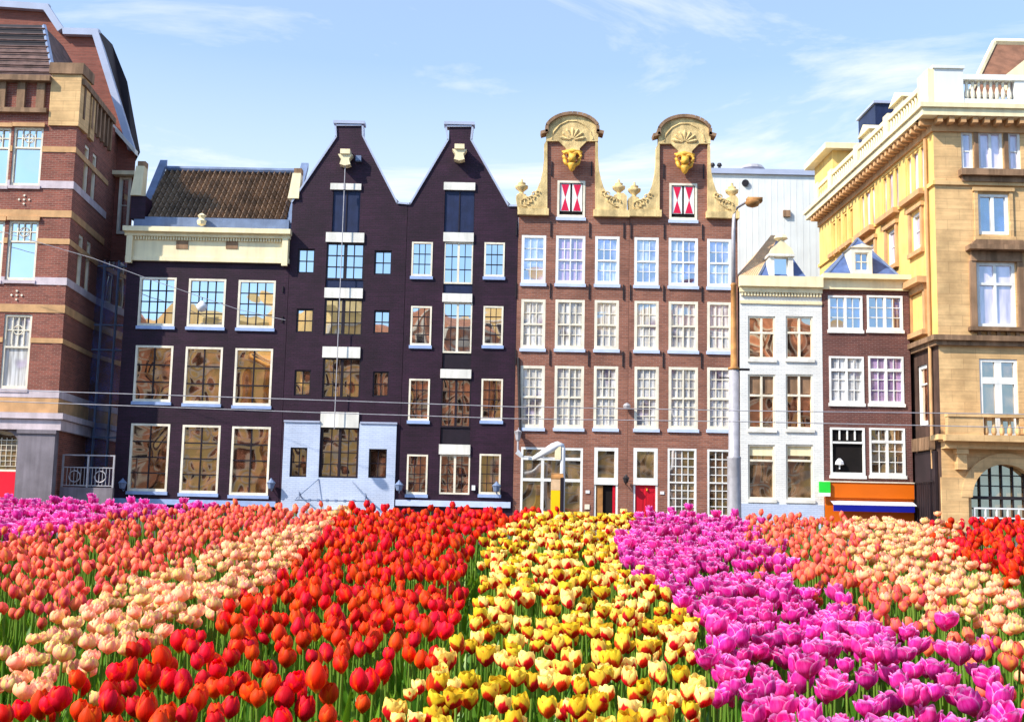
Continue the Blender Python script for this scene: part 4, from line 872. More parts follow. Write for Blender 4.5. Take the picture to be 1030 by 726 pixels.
    for px, py in ((24.5, 201), (17, 297)):
        u, z_ = f.uz(px, py)
        for a_, c_ in ((0, 0), (.2, 0), (-.2, 0), (0, .17), (0, -.17)): MB().prism(f, [(u+a_-.05, z_+c_), (u+a_, z_+c_-.05), (u+a_+.05, z_+c_), (u+a_, z_+c_+.05)], .002, .04).build('stone_diamond', m_frame, h)
    # parapet arcade and corner block
    b = MB(); ztop = zt; z_a = f.uz(30, 112)[1]
    b.box(f, X0, -1.2, z_a-.1, z_a+.08, .002, .2)
    k = -1.5
    while k > X0: b.box(f, k-.16, k+.16, z_a+.08, ztop, .002, .14); k -= .78
    b.build('corbel_arcade', m_stoned, h)
    b = MB().box(f, X0, -1.1, ztop-.08, ztop+.14, -.3, .34); b.build('eave', m_stoned, h)
    zk0, zk1 = f.uz(60, 127)[1], f.uz(60, 78)[1]
    cb = MB().box(f, -1.12, .08, zk0, zk1+.1, -1.0, .1).box(s, 1.4, 2.0, zk0, zk1-.2, 0, .12).build('corner_block', m_stone, h)
    MB().box(f, -1.2, .16, zk1+.1, zk1+.55, -1.1, .18).build('corner_cap', m_stoned, cb)
    # side wall with tall windows
    sw = [s.rect(84, 145, 89, 198), s.rect(92, 150, 96.5, 206), s.rect(80, 237, 84.5, 292), s.rect(88, 243, 92, 298)]
    zA0, zA1, zB0, zB1 = sw[0][2], sw[0][3], sw[2][2], sw[2][3]
    sw = [(sw[0][0], sw[0][1], zA0, zA1), (sw[1][0], sw[1][1], zA0, zA1), (sw[0][0], sw[0][1], zB0, zB1), (sw[1][0], sw[1][1], zB0, zB1)]
    MB().wall(s, [(0, zt), (S, zt-.8)], -.2, sw).build('side_wall', m_red, h)
    for r in sw: window(s, h, *r, m_frame, g_brn, fw=.12, cols=1, rows=1, rec=.1, trans=[.65])
    b = MB(); b.box(s, -.02, S, zt-.1, zt+.15, -.3, .2); kk = .3
    while kk < S: b.box(s, kk, kk+.2, zt-1.4, zt-.1, .002, .14); kk += .6
    b.build('side_parapet', m_stoned, h)
    # roof
    zr = zt+3.3; e = [f.pt(X0, zt+.1, -.1), f.pt(-1.05, zt+.1, -.1), f.pt(-2.6, zr, -2.4), f.pt(X0, zr, -2.4), f.pt(-.7, zt+.1, -5.5), f.pt(-2.6, zr, -4.6)]
    ro = MB().add(e, [(0,1,2,3),(1,4,5,2)]).build('roof', m_tilep, h)
    b = MB()
    for k in range(9):
        t = k/9; b.tube([f.pt(X0, zt+.1+(zr-zt)*t+.04, -.1-2.3*t+.05), f.pt(-1.1-1.5*t, zt+.1+(zr-zt)*t+.04, -.1-2.3*t+.05)], .04, 4)
    b.build('tile_courses', m_tilep, ro)
    MB().tube([e[1], e[2]], .1, 6).build('lead_hip', m_lead, ro)
    zm = zt+2.0; t = (zm-zt)/(zr-zt)
    MB().add([f.pt(X0, zm, -.1-2.3*t+.05), f.pt(-1.05-1.55*t-.05, zm, -.1-2.3*t+.05), f.pt(-2.62, zr+.03, -2.36), f.pt(X0, zr+.03, -2.36)], [(0,1,2,3)]).build('slate_top', m_iron, ro)
    MB().box(f, X0, -.4, -.1, zt-.1, -.42, -8).build('rear_walls', m_red, h)
left_building()

def tall_building():
    f = Frame(0, 52.0); P = lambda pts: [f.uz(*p) for p in pts]
    h = thing('tall_brick_building', 'plain orange brown brick block with a grey metal roof edge, behind the banded brick building', 'building', f.pt(f.uz(70, 300)[0], 0))
    u_r = f.uz(133, 200)[0]
    out = P([(-160,-8),(50,7),(66,31),(100,32),(137,151)]); 
    poly = [(out[0][0], -.1)] + out + [(out[-1][0]+.0, -.1)]
    n_ = len(poly); back = lambda u, z: (f.pt(u-3.4, z, -8))     # its flanks run back and away to the left
    MB().add([f.pt(u, z, 0) for u, z in poly]+[back(u, z) for u, z in poly], [tuple(range(n_))[::-1], tuple(range(n_, 2*n_))]+[(i, (i+1) % n_, (i+1) % n_+n_, i+n_) for i in range(n_) if i != 3]).build('wall', m_red2, h)
    b = MB()
    for k_, ((a, za), (c, zc)) in enumerate(zip(out, out[1:])):
        dv = Vector((c-a, zc-za)); n = Vector((dv.y, -dv.x)).normalized()*.30; ex = dv.normalized()*.06
        b.prism(f, [(a, za+.02), (c, zc+.02), (c+n.x, zc+n.y+.02), (a+n.x-.0, za+n.y+.02)] if k_ % 2 else [(a-ex.x, za+.02-ex.y), (c+ex.x, zc+.02+ex.y), (c+n.x+ex.x, zc+n.y+.02+ex.y), (a+n.x, za+n.y+.02)], .003, .3+.004*(k_ % 2))
    b.build('roof_edge', m_fascia, h)
    (a, za), (c, zc) = out[3], out[4]
    m1 = f.uz(118, 76); e1 = f.uz(138.5, 152)
    MB().add([f.pt(a, za+.02, .3), f.pt(c-.1, zc+.02, .3), f.pt(e1[0]+.05, e1[1], -.2), f.pt(m1[0]+.2, m1[1], -.8), f.pt(a+.1, za, -1.5), back(a, za), back(c, zc)], [(0,1,2,3,4),(4,3,2,6,5)]).build('roof', m_purplebrown, h)
    p0, p1 = f.uz(111, 121), f.uz(139, 153); MB().prism(f, [(p0[0], p0[1]-.22), (p1[0], p1[1]-.22), (p1[0], p1[1]), p0], .02, .45).build('gutter', m_white, h)
    q = f.rect(119.5, 179, 131, 236)
    window(f, h, *q, m_frame, g_sky, fw=.1, cols=1, rows=2, rec=-.06)
    MB().box(f, q[0]-.35, q[1]+.25, q[3]+.02, q[3]+.2, 0, .5).build('window_hood', m_cream, h)
    pass
tall_building()

def infill():
    f = Frame(0, 50.2); u0, u1 = f.uz(93, 340)[0]-.5, f.uz(125, 340)[0]+.5
    h = thing('glass_infill', 'narrow dark glazed infill between the red brick building and the wide dark house', 'building', f.pt((u0+u1)/2, 0))
    zt = f.uz(110, 262)[1]
    MB().box(f, u0, u1, -.2, zt, -1.0, -.05).build('wall', m_void, h); MB().quad(f, u0, u1, 0, zt-.05, .0).build('glazing', g_blue, h)
    b = MB()
    for px in (100, 114.5): u = f.uz(px, 350)[0]; b.box(f, u-.03, u+.03, 0, zt, .003, .08)
    for py in (268, 327, 352, 440): z_ = f.uz(110, py)[1]; b.box(f, u0, u1, z_-.03, z_+.03, .004, .07)
    b.build('mullions', m_lead, h)
infill()
def terrace():
    f = Frame(0, 46.6); u0, u1 = f.uz(61, 480)[0], f.uz(114, 480)[0]
    h = thing('terrace_railing', 'ornamental white iron railing on a low grey wall beside the dark house', 'railing', f.pt((u0+u1)/2, 0))
    z0, z1 = f.uz(88, 490)[1], f.uz(88, 457)[1]
    MB().box(f, u0, u1, -.2, z0, -.2, .0).build('low_wall', m_grey, h)
    b = MB().box(f, u0, u1, z1-.05, z1, -.12, -.04).box(f, u0, u1, z0+.05, z0+.09, -.1, -.06)
    for t in (0, .48, .97): b.box(f, u0+(u1-u0)*t, u0+(u1-u0)*t+.06, z0, z1-.05, -.12, -.04)
    for k in range(7):
        for base in (.03, .51): uu = u0+(u1-u0)*(base+.066*k); b.box(f, uu, uu+.02, z0+.09, z0+.75, -.09, -.07)
    b.box(f, u0, u1, z0+.75, z0+.79, -.1, -.06)
    for t in (.25, .74):
        uu = u0+(u1-u0)*t; b.tube([f.pt(uu+.22*math.cos(a), z0+.42+.22*math.sin(a), -.06) for a in [i*math.pi/6 for i in range(13)]], .025, 5)
    b.build('railing', m_pole, h)
terrace()

# ---------------------------------------------------------------- street things
def lamp_post():
    f = Frame(0, 41.0); x, z0 = f.uz(738.5, 512); 
    h = thing('street_lamp', 'tall grey and rust brown street lamp post in front of the white house', 'street lamp', (x, 41, 0))
    g = lambda px, py: (f.uz(px, py)[0], 41.0, f.uz(px, py)[1])
    zA, zB, zC = f.uz(740, 460)[1], f.uz(741, 372)[1], f.uz(745, 235)[1]
    MB().lathe((x, 41, 0), [(.24,0),(.24,.6),(.23,zA-.05),(.25,zA),(.19,zA+.06),(.175,zB)], 14).build('lower_pole', m_pole, h, True)
    MB().lathe((x, 41, 0), [(.2,zB),(.2,zB+.08),(.11,zB+.1),(.095,f.uz(743,288)[1]),(.12,f.uz(743,287)[1]),(.08,f.uz(743,285)[1])], 12).build('middle_pole', m_polerust, h, True)
    top = g(749, 214); MB().tube([(x, 41, f.uz(743, 286)[1]), (x, 41, zC), (x+.02, 41, top[2]-.1), (x+.12, 40.9, top[2]+.15), (x+.4, 40.8, top[2]+.32)], [.075, .07, .06, .05, .045], 8).build('upper_pole', m_pole, h, True)
    c = Vector((x+.62, 40.7, top[2]+.3)); hd = MB()
    hd.lathe((c.x, c.y, c.z-.18), [(.06,0),(.2,.05),(.27,.16),(.24,.22),(.1,.26)], 12); hd.box(Frame(c.x, c.y), -.2, .32, c.z+.0, c.z+.15, -.16, .16)
    hd.build('lamp_head', m_polerust, h, True)
    MB().box(Frame(x, 41), .08, .55, zB-.02, zB+.06, -.03, .03).build('wire_bracket', m_iron, h); MB().box(Frame(x, 41), -.5, -.08, zB-.3, zB-.26, -.02, .02).build('wire_bracket', m_iron, h)
lamp_post()
def cranked_lamp():
    f = Frame(0, 40.0); x, _ = f.uz(565.5, 500); z = lambda y: f.uz(565, y)[1]
    h = thing('signal_post', 'white cranked arm lamp on a post in front of the shop window', 'lamp post', (x, 40, 0))
    MB().tube([(x, 40, 0), (x, 40, z(452)), (x-.02, 40, z(448.5))], [.09, .085, .08], 8).build('post', m_plastic, h, True)
    e = f.uz(536, 461.5); k = f.uz(558, 447.5)
    MB().tube([(x+.02, 40, z(449)), (k[0]+.1, 40, k[1]), (k[0]-.05, 40, k[1]-.08), (e[0], 40, e[1])], [.09, .13, .15, .07], 8).build('arm', m_plastic, h, True)
    e = f.uz(520, 454); e2 = f.uz(525, 459); MB().tube([(e[0], 40, e[1]), (e2[0], 40, e2[1])], [.1, .07], 6).tube([(e2[0], 40, e2[1]), (f.uz(565, 461)[0], 40, z(461))], .02, 5).build('end_lamp', m_plastic, h)
    a = f.rect(558, 449, 564, 462); MB().box(f, a[0], a[1], a[2], a[3], -.1, .1).build('lantern_box', m_cream, h)
cranked_lamp()
def pillar():
    f = Frame(0, 39.0); a = f.rect(554.5, 478, 563.5, 500); u0, u1 = a[0], a[1]; z1 = f.uz(560, 477)[1]; zm = f.uz(560, 493)[1]
    h = thing('ticket_pillar', 'yellow and tan ticket pillar with a dark side, under the cranked white lamp', 'pillar', ((u0+u1)/2, 39, 0))
    MB().box(f, u0, u1, 0, zm, -.3, 0).build('yellow_box', m_yellow, h)
    MB().box(f, u0, u1, zm+.004, z1-.12, -.3, .0).build('poster_case', m_tilel, h)
    MB().tube([f.pt(u0, z1-.12, -.15), f.pt(u1+.1, z1-.12, -.15)], .16, 12).build('cap', m_polerust, h)
    MB().box(f, u1+.003, u1+.12, .3, z1-.1, -.3, .02).build('side_panel', m_darkwood, h)
pillar()
def bollard():
    pass
# overhead tram wires and hanging lamp
def wire(pts, y, r, label, grp='overhead wires across the street'):
    f = Frame(0, y); b = MB(); P = []
    for p in pts: u, z_ = f.uz(*p); P.append((u, y, z_))
    o = b.tube(P, r, 4).build('overhead_wire', m_pole, None); tag(o, label, 'wire', grp)
wire([(-200,386),(0,392),(310,402),(515,409),(750,413),(1030,416.5),(1200,419)], 38, .014, 'upper of the two overhead wires running level across all the houses')
wire([(-200,396),(0,403.5),(310,414.6),(515,421),(750,424),(1030,430),(1200,433)], 38, .014, 'lower of the two overhead wires running level across all the houses')
wire([(-60,215),(94,260),(141,277.5),(203,299),(239,311),(287,322)], 44, .012, 'thin slanting wire that carries the white globe lamp')
f = Frame(0, 44); u, z_ = f.uz(203, 308.5)
lp = thing('hanging_lamp', 'white globe lamp hanging on a wire before the wide dark house', 'lamp', (u, 44, z_-.2))
MB().lathe((u, 44, z_-.2), [(.03,0),(.13,.05),(.2,.16),(.2,.24),(.12,.34),(.05,.42)], 12).build('globe', m_plastic, lp, True)
MB().tube([(u, 44, z_+.2), (u, 44, f.uz(203, 299)[1])], .02, 5).build('hanger', m_iron, lp)

# ---------------------------------------------------------------- ground
m_asph = mat('asphalt', (92, 90, 92), .9, .2, 1.2, .1, .3); m_pave = brick('clinker_pavement', (150, 110, 92), (128, 92, 80), (110, 96, 86), w=.2, h=.1)
m_kerb = mat('kerb_stone', (168, 164, 158), .85, .15, 2, .06, .2)
m_soil = mat('dark_soil', (54, 42, 30), .95, .4, 6, .3, .6)
def struct(o): o['kind'] = 'structure'; return o
def sheet(name, x0, x1, y0, y1, z, m):
    return struct(MB().add([(x0,y0,z),(x1,y0,z),(x1,y1,z),(x0,y1,z)], [(0,1,2,3)]).build(name, m))
GS = .085; YN, YF = 2.2, 9.45; TOPZ = lambda y: -.10+GS*(y-3.3); TH = .50
g = MB(); A = 600
prof = [(-60, TOPZ(YN)-TH-.04), (YN, TOPZ(YN)-TH), (YF, TOPZ(YF)-TH), (YF+.4, 0.0), (A, 0.0)]
for (ya, za), (yb, zb) in zip(prof, prof[1:]): g.add([(-A,ya,za),(A,ya,za),(A,yb,zb),(-A,yb,zb)], [(0,1,2,3)])
struct(g.build('ground', m_soil))
sheet('pavement', -90, 90, YF+.6, 14, .004, m_pave)
b = MB().box(Frame(0, 14), -90, 90, -.2, .006, -.15, 0).build('kerb', m_kerb); struct(b)
sheet('street', -90, 90, 14.15, 40.5, .005, m_asph)
struct(MB().add([(-90,40.5,.0),(90,40.5,.0),(90,40.5,.1),(-90,40.5,.1),(90,70,.1),(-90,70,.1)], [(0,1,2,3),(3,2,4,5)]).build('sidewalk', m_pave))

# ---------------------------------------------------------------- houses across the water, seen in the panes
m_far = mat('far_sand_render', (252, 216, 140), .8, .25, .3, .1, .1); m_far2 = brick('far_red_brick', (226, 150, 112), (210, 134, 98), (210, 160, 130))
def far_house(i, x, y, w, hgt, m, label):
    h = thing('far_house', label, 'house', (x, y, 0), 'houses behind the viewer mirrored in the windows')
    f = Frame(x, y, math.radians(52), flip=-1)               # their fronts face the afternoon sun at the left
    W_ = w; MB().box(f, -W_/2, W_/2, -1, hgt, -7, 0).prism(f, [(-W_/2, hgt), (W_/2, hgt), (W_/4, hgt+2.4), (-W_/4, hgt+2.4)], -7, -.01).build('wall', m, h)
    b = MB(); c = MB(); n = int(w/3.4)
    for r in range(int(hgt/3.8)):
        b.box(f, -W_/2, W_/2, 4.35+r*3.8, 4.75+r*3.8, .01, .2)
        for k in range(n):
            u = -W_/2+(k+.5)*W_/n; z0 = 1.4+r*3.8
            b.box(f, u-1.05, u+1.05, z0-.25, z0+2.6, .01, .12); c.box(f, u-.75, u+.75, z0, z0+2.3, .125, .14)
        b.box(f, -W_/2-.2, W_/2+.2, 4.4+r*3.8, 4.7+r*3.8, -7.2, .0)
        for e_ in (-1, 1):
            for q_ in (-1.8, -4.9):
                b.box(f, e_*(W_/2+.01), e_*(W_/2+.12), 1.2+r*3.8, 4.0+r*3.8, q_-.9, q_+.9); c.box(f, e_*(W_/2+.125), e_*(W_/2+.14), 1.5+r*3.8, 3.7+r*3.8, q_-.6, q_+.6)
    b.build('window_surrounds', m_frame, h); c.build('panes', m_void, h)
for i, (x, w_, hg, m) in enumerate([(-74,18,20,0),(-62,18,19,0),(-50,18,22,1),(-38,18,21,0),(-26,18,22.5,0),(-14,18,20,1),(-2,18,23,0),(10,18,21,0),(22,18,22,1),(34,18,20,0)]):
    far_house(i, x, -36, w_, hg, m_far2 if m else m_far, ['sunlit sand coloured house', 'sunlit red brick house'][m] + ' behind the viewer, seen only mirrored in panes')

# ---------------------------------------------------------------- tulips
def petal_mat(name, build):
    t = T(name); uv = t.n('ShaderNodeUVMap'); sx = t.n('ShaderNodeSeparateXYZ'); t.l(uv.outputs[0], sx.inputs[0])
    u, v = sx.outputs[0], sx.outputs[1]
    e = t.math('ABSOLUTE', t.math('SUBTRACT', u, .5)); e = t.math('MULTIPLY', e, 2)
    at = t.n('ShaderNodeAttribute'); at.attribute_name = 'tint'; oi = t.n('ShaderNodeObjectInfo')
    rnd = t.math('FRACT', t.math('ADD', at.outputs['Fac'], oi.outputs['Random']))
    tc = t.n('ShaderNodeTexCoord'); mp = t.n('ShaderNodeMapping'); t.l(tc.outputs['Object'], mp.inputs[0]); mp.inputs['Scale'].default_value = (1, 1, .3)
    nz = t.n('ShaderNodeTexNoise'); t.l(mp.outputs[0], nz.inputs[0]); nz.inputs['Scale'].default_value = 90; nz.inputs['Detail'].default_value = 3
    col = build(t, v, e, nz.outputs[0], rnd)
    vc = t.n('ShaderNodeCombineXYZ'); t.l(t.math('MULTIPLY', u, 22), vc.inputs[0]); t.l(t.math('MULTIPLY', v, 1.6), vc.inputs[1]); t.l(t.math('MULTIPLY', rnd, 50), vc.inputs[2])
    vn = t.n('ShaderNodeTexNoise'); t.l(vc.outputs[0], vn.inputs[0]); vn.inputs['Scale'].default_value = 1; vn.inputs['Detail'].default_value = 2
    vg = t.n('ShaderNodeCombineColor'); vr = t.ramp(vn.outputs[0], .3, .7, .84, 1.06)
    for i_ in range(3): t.l(vr, vg.inputs[i_])
    col = t.mix(1.0, col, vg.outputs[0], 'MULTIPLY')
    hs = t.n('ShaderNodeHueSaturation'); t.l(col, hs.inputs['Color']); t.l(t.ramp(rnd, 0, 1, .88, 1.22), hs.inputs['Value'])
    t.l(t.ramp(t.math('FRACT', t.math('MULTIPLY', rnd, 7.3)), 0, 1, .492, .512), hs.inputs['Hue'])
    p = t.n('ShaderNodeBsdfPrincipled'); t.l(hs.outputs[0], p.inputs['Base Color']); p.inputs['Roughness'].default_value = .58; p.inputs['Specular IOR Level'].default_value = .22
    tr = t.n('ShaderNodeBsdfTranslucent'); t.l(hs.outputs[0], tr.inputs[0])
    mx = t.n('ShaderNodeMixShader'); mx.inputs[0].default_value = .38; t.l(p.outputs[0], mx.inputs[1]); t.l(tr.outputs[0], mx.inputs[2]); t.l(mx.outputs[0], t.out.inputs[0])
    return t.m
def c_red(t, v, e, n, r):
    c = t.mix(t.ramp(t.math('ADD', e, t.math('MULTIPLY', n, .5)), .7, 1.35), srgb((238, 22, 18)), srgb((255, 104, 14)))
    return t.mix(t.ramp(v, .02, .14), srgb((220, 170, 60)), c)
def c_yel(t, v, e, n, r):
    f = t.math('ADD', t.math('ADD', v, t.math('MULTIPLY', e, .55)), t.math('MULTIPLY', t.math('SUBTRACT', n, .5), .5))
    return t.mix(t.ramp(f, .62, .80), srgb((226, 40, 26)), t.mix(t.ramp(r, .2, .9), srgb((255, 220, 52)), srgb((255, 240, 150))))
def c_pur(t, v, e, n, r):
    c = t.mix(t.ramp(n, .35, .65), srgb((228, 30, 154)), srgb((240, 72, 184)))
    return t.mix(t.ramp(t.math('MAXIMUM', e, v), .80, .99), c, srgb((248, 160, 226)))
def c_ora(t, v, e, n, r):
    c = t.mix(t.ramp(t.math('ADD', e, t.math('MULTIPLY', n, .4)), .45, 1.1), srgb((255, 92, 104)), srgb((255, 160, 76)))
    return t.mix(t.ramp(r, .3, 1), c, srgb((255, 140, 110)))
def c_cre(t, v, e, n, r):
    c = t.mix(t.ramp(n, .40, .62), srgb((255, 232, 140)), srgb((252, 164, 156)))
    return t.mix(t.ramp(r, .35, .9, 0, .75), c, srgb((255, 188, 160)))
PM = dict(red=petal_mat('red_petal', c_red), yellow=petal_mat('yellow_petal', c_yel), purple=petal_mat('magenta_petal', c_pur), orange=petal_mat('salmon_petal', c_ora), cream=petal_mat('cream_petal', c_cre))
def leaf_mat(name, c, c2):
    t = T(name); at = t.n('ShaderNodeAttribute'); at.attribute_name = 'tint'; oi = t.n('ShaderNodeObjectInfo')
    rnd = t.math('FRACT', t.math('ADD', at.outputs['Fac'], oi.outputs['Random'])); col = t.mix(rnd, srgb(c), srgb(c2))
    p = t.n('ShaderNodeBsdfPrincipled'); t.l(col, p.inputs['Base Color']); p.inputs['Roughness'].default_value = .42; p.inputs['Specular IOR Level'].default_value = .4
    tr = t.n('ShaderNodeBsdfTranslucent'); t.l(t.mix(.5, col, srgb((150, 190, 30))), tr.inputs[0])
    mx = t.n('ShaderNodeMixShader'); mx.inputs[0].default_value = .35; t.l(p.outputs[0], mx.inputs[1]); t.l(tr.outputs[0], mx.inputs[2]); t.l(mx.outputs[0], t.out.inputs[0]); return t.m
m_leaf = leaf_mat('tulip_leaf', (66, 122, 36), (122, 166, 48)); m_stem = leaf_mat('tulip_stem', (98, 140, 50), (132, 166, 66))
# flower shapes: height, radius, profile (radius factor by height), petal half-width, tip flare
SH = dict(red=(.070, .0265, [0, .72, 1.0, .97, .80, .50], 1.12, .0), orange=(.058, .022, [0, .72, 1.0, .97, .80, .48], 1.12, .0),
          yellow=(.058, .0265, [0, .78, .98, 1.0, .97, .90], 1.05, .0), purple=(.068, .0365, [0, .66, .95, 1.0, .98, 1.04], 1.0, .1), cream=(.050, .029, [0, .8, 1.05, 1.05, .98, .8], .95, .0))
def flower(kind, nv, nu, seed):
    """petals of one bloom around the origin, base at z=0: arrays verts, quads, uv per corner"""
    r_ = np.random.default_rng(seed); H, Rr, prof, hw, fl = SH[kind]; V = []; Q = []; UV = []; op = [1.0, .9, 1.12, 1.0, 1.3, .82][(seed//10) % 6]; H = H*[1, 1.06, .97, .93, .9, 1.04][(seed//10) % 6]; prof = [p*(1+(op-1)*(i/5)**1.5) for i, p in enumerate(prof)]
    layers = [(3, 1.0, 0, 1.0), (3, .86, math.pi/3, 1.02)]
    if kind == 'cream': layers = [(5, 1.0, 0, .95), (4, .7, .6, 1.05)]
    if kind == 'purple': layers = [(4, 1.0, 0, .97), (3, .74, .5, 1.04)]
    for n, rs, a0, hs in layers:
        for k in range(n):
            a = a0+2*math.pi*k/n+r_.uniform(-.12, .12); hh = H*hs*r_.uniform(.9, 1.06); lean = r_.uniform(.88, 1.16); b0 = len(V)
            W_ = hw*(math.pi/n)*(1.12 if n == 3 else 1.25)
            for j in range(nv+1):
                t = j/nv; rr = np.interp(t, np.linspace(0, 1, 6), prof)*Rr*rs*(1+(lean-1)*t)
                if j == 0: rr = Rr*.12
                wid = W_*math.sqrt(max(0, 1-(max(t-.45, 0)/.58)**2))*(1 if t > .25 else (.75+t))
                for i in range(nu+1):
                    s = -1+2*i/nu; an = a+s*wid; cup = 1-.10*s*s*(t > .3)
                    tipw = .06*math.sin(s*5+seed+k)*(t > .7)
                    V.append((rr*cup*(1+tipw)*math.cos(an), rr*cup*(1+tipw)*math.sin(an), hh*(t**.88)*(1-.05*s*s)))
            for j in range(nv):
                for i in range(nu):
                    q = (b0+j*(nu+1)+i, b0+j*(nu+1)+i+1, b0+(j+1)*(nu+1)+i+1, b0+(j+1)*(nu+1)+i); Q.append(q)
                    UV += [(i/nu, j/nv), ((i+1)/nu, j/nv), ((i+1)/nu, (j+1)/nv), (i/nu, (j+1)/nv)]
    return np.array(V), np.array(Q), np.array(UV)
def stem_geo(h, n=5):
    V = []; Q = []
    bx, by = .012, .006
    for j, t in enumerate((0, .5, 1)):
        for k in range(n): a = 2*math.pi*k/n; V.append((bx*math.sin(t*3.1)+.0042*math.cos(a), by*math.sin(t*3.1)+.0042*math.sin(a), h*t))
    for j in range(2):
        for k in range(n): Q.append((j*n+k, j*n+(k+1) % n, (j+1)*n+(k+1) % n, (j+1)*n+k))
    return np.array(V), np.array(Q), np.zeros((len(Q)*4, 2))
def leaf_geo(L_, w_, a, out, z0=.0, seg=5):
    V = []; Q = []; ca, sa = math.cos(a), math.sin(a)
    for j in range(seg+1):
        t = j/seg; r_ = out*(t**1.6); z_ = z0+L_*(t-.18*t**3); ww = w_*math.sin(math.pi*min(1, .12+.88*t))**.8*(1-.2*t) if t < 1 else .001
        for s in (-1, 0, 1):
            V.append((ca*(r_-abs(s)*-.3*ww)-sa*s*ww, sa*(r_-abs(s)*-.3*ww)+ca*s*ww, z_))
    for j in range(seg):
        for i in range(2): Q.append((j*3+i, j*3+i+1, (j+1)*3+i+1, (j+1)*3+i))
    return np.array(V), np.array(Q), np.zeros((len(Q)*4, 2))
def np_mesh(name, V, Q, UV, mats, mi=None, tint=None, smooth=True):
    me = bpy.data.meshes.new(name); nq = len(Q)
    me.vertices.add(len(V)); me.vertices.foreach_set('co', V.astype(np.float32).ravel())
    me.loops.add(nq*4); me.loops.foreach_set('vertex_index', Q.astype(np.int32).ravel())
    me.polygons.add(nq); me.polygons.foreach_set('loop_start', np.arange(0, nq*4, 4, dtype=np.int32)); me.polygons.foreach_set('loop_total', np.full(nq, 4, dtype=np.int32))
    if mi is not None: me.polygons.foreach_set('material_index', mi.astype(np.int32))
    me.polygons.foreach_set('use_smooth', np.ones(nq, dtype=bool))
    uvl = me.uv_layers.new(name='UVMap'); uvl.data.foreach_set('uv', UV.astype(np.float32).ravel())
    if tint is not None: at = me.attributes.new('tint', 'FLOAT', 'POINT'); at.data.foreach_set('value', tint.astype(np.float32))
    for m in mats: me.materials.append(m)
    me.update(calc_edges=True); return me
def rotz(V, a, s=1.0, tilt=(0, 0)):
    c, s_ = math.cos(a), math.sin(a); X = V[:, 0]*c-V[:, 1]*s_; Y = V[:, 0]*s_+V[:, 1]*c
    return np.stack([X+tilt[0]*V[:, 2], Y+tilt[1]*V[:, 2], V[:, 2]], 1)*s
# ---- band outlines: pixel outlines laid on the sloping plane of the blooms, kept as ground coordinates
def on_plane(px, py):
    r = ray(px, max(py, 440)); sl_ = r.z/r.y; d = (EYE+.10+GS*3.3)/(GS-sl_); return (r.x/r.y*d, d)
def G(pts): return np.array([on_plane(*p) for p in pts])
BANDS = [
 ('red', 'R', 'in the short red row at the far right edge of the bed', [(955,480),(955,551),(985,566),(1030,580),(1300,650),(1300,480)]),
 ('purple', 'L', 'in the far left magenta row under the banded brick building', [(-400,480),(-400,640),(0,541),(60,531),(120,521),(175,513),(222,509),(222,480)]),
 ('orange', 'L', 'in the salmon row at the left between magenta and cream', [(222,480),(222,509),(175,513),(120,521),(60,531),(0,541),(-400,640),(-400,760),(0,615),(45,618),(110,591),(150,576),(205,558),(262,540),(330,524),(345,480)]),
 ('cream', 'L', 'in the cream row at the left between salmon and red', [(345,480),(330,524),(262,540),(205,558),(175,572),(112,588),(85,612),(20,640),(-20,665),(-400,800),(-400,1150),(20,704),(90,680),(135,652),(178,634),(212,616),(255,598),(282,580),(305,553),(332,526),(352,514),(362,480)]),
 ('red', 'M', 'in the wide red row left of the yellow tulips', [(362,480),(352,514),(332,526),(305,553),(282,580),(255,598),(212,616),(178,634),(135,652),(90,680),(20,704),(-400,1150),(360,1100),(385,726),(400,688),(445,662),(460,640),(466,600),(468,560),(478,543),(526,520),(592,516),(592,480)]),
 ('yellow', 'M', 'in the yellow row in the middle of the bed', [(592,480),(592,516),(530,521),(486,543),(484,580),(478,620),(460,652),(410,672),(385,700),(360,726),(340,1100),(720,1100),(716,726),(700,680),(705,640),(690,612),(650,585),(622,560),(622,540),(645,516),(645,480)]),
 ('purple', 'R', 'in the broad magenta row right of the yellow tulips', [(645,480),(645,516),(622,540),(622,560),(650,585),(690,612),(712,640),(712,680),(700,726),(690,1100),(1250,1100),(1020,726),(1003,700),(965,668),(968,648),(905,625),(840,605),(815,592),(765,562),(750,535),(745,480)]),
 ('orange', 'R', 'in the salmon row right of the magenta tulips', [(745,480),(750,535),(765,562),(815,592),(840,605),(905,625),(968,648),(1000,688),(1030,705),(1400,900),(1400,800),(1030,650),(990,628),(930,603),(880,575),(858,545),(850,480)]),
 ('cream', 'R', 'in the cream row at the right between salmon and red', [(850,480),(858,545),(880,575),(930,603),(990,628),(1030,650),(1400,800),(1400,720),(1030,612),(1000,590),(975,572),(955,553),(950,480)]),
]
def inside(P, poly):
    x, y = P[:, 0], P[:, 1]; n = len(poly); c = np.zeros(len(P), bool); j = n-1
    for i in range(n):
        xi, yi = poly[i]; xj, yj = poly[j]
        with np.errstate(divide='ignore', invalid='ignore'):
            k = ((yi > y) != (yj > y)) & (x < (xj-xi)*(y-yi)/(yj-yi+1e-12)+xi)
        c ^= k; j = i
    return c
def proj(x, y, z):
    v = np.stack([x, y, z-EYE], -1) @ np.array(CR); return 515+F*v[..., 0]/(-v[..., 2]), 363-F*v[..., 1]/(-v[..., 2])
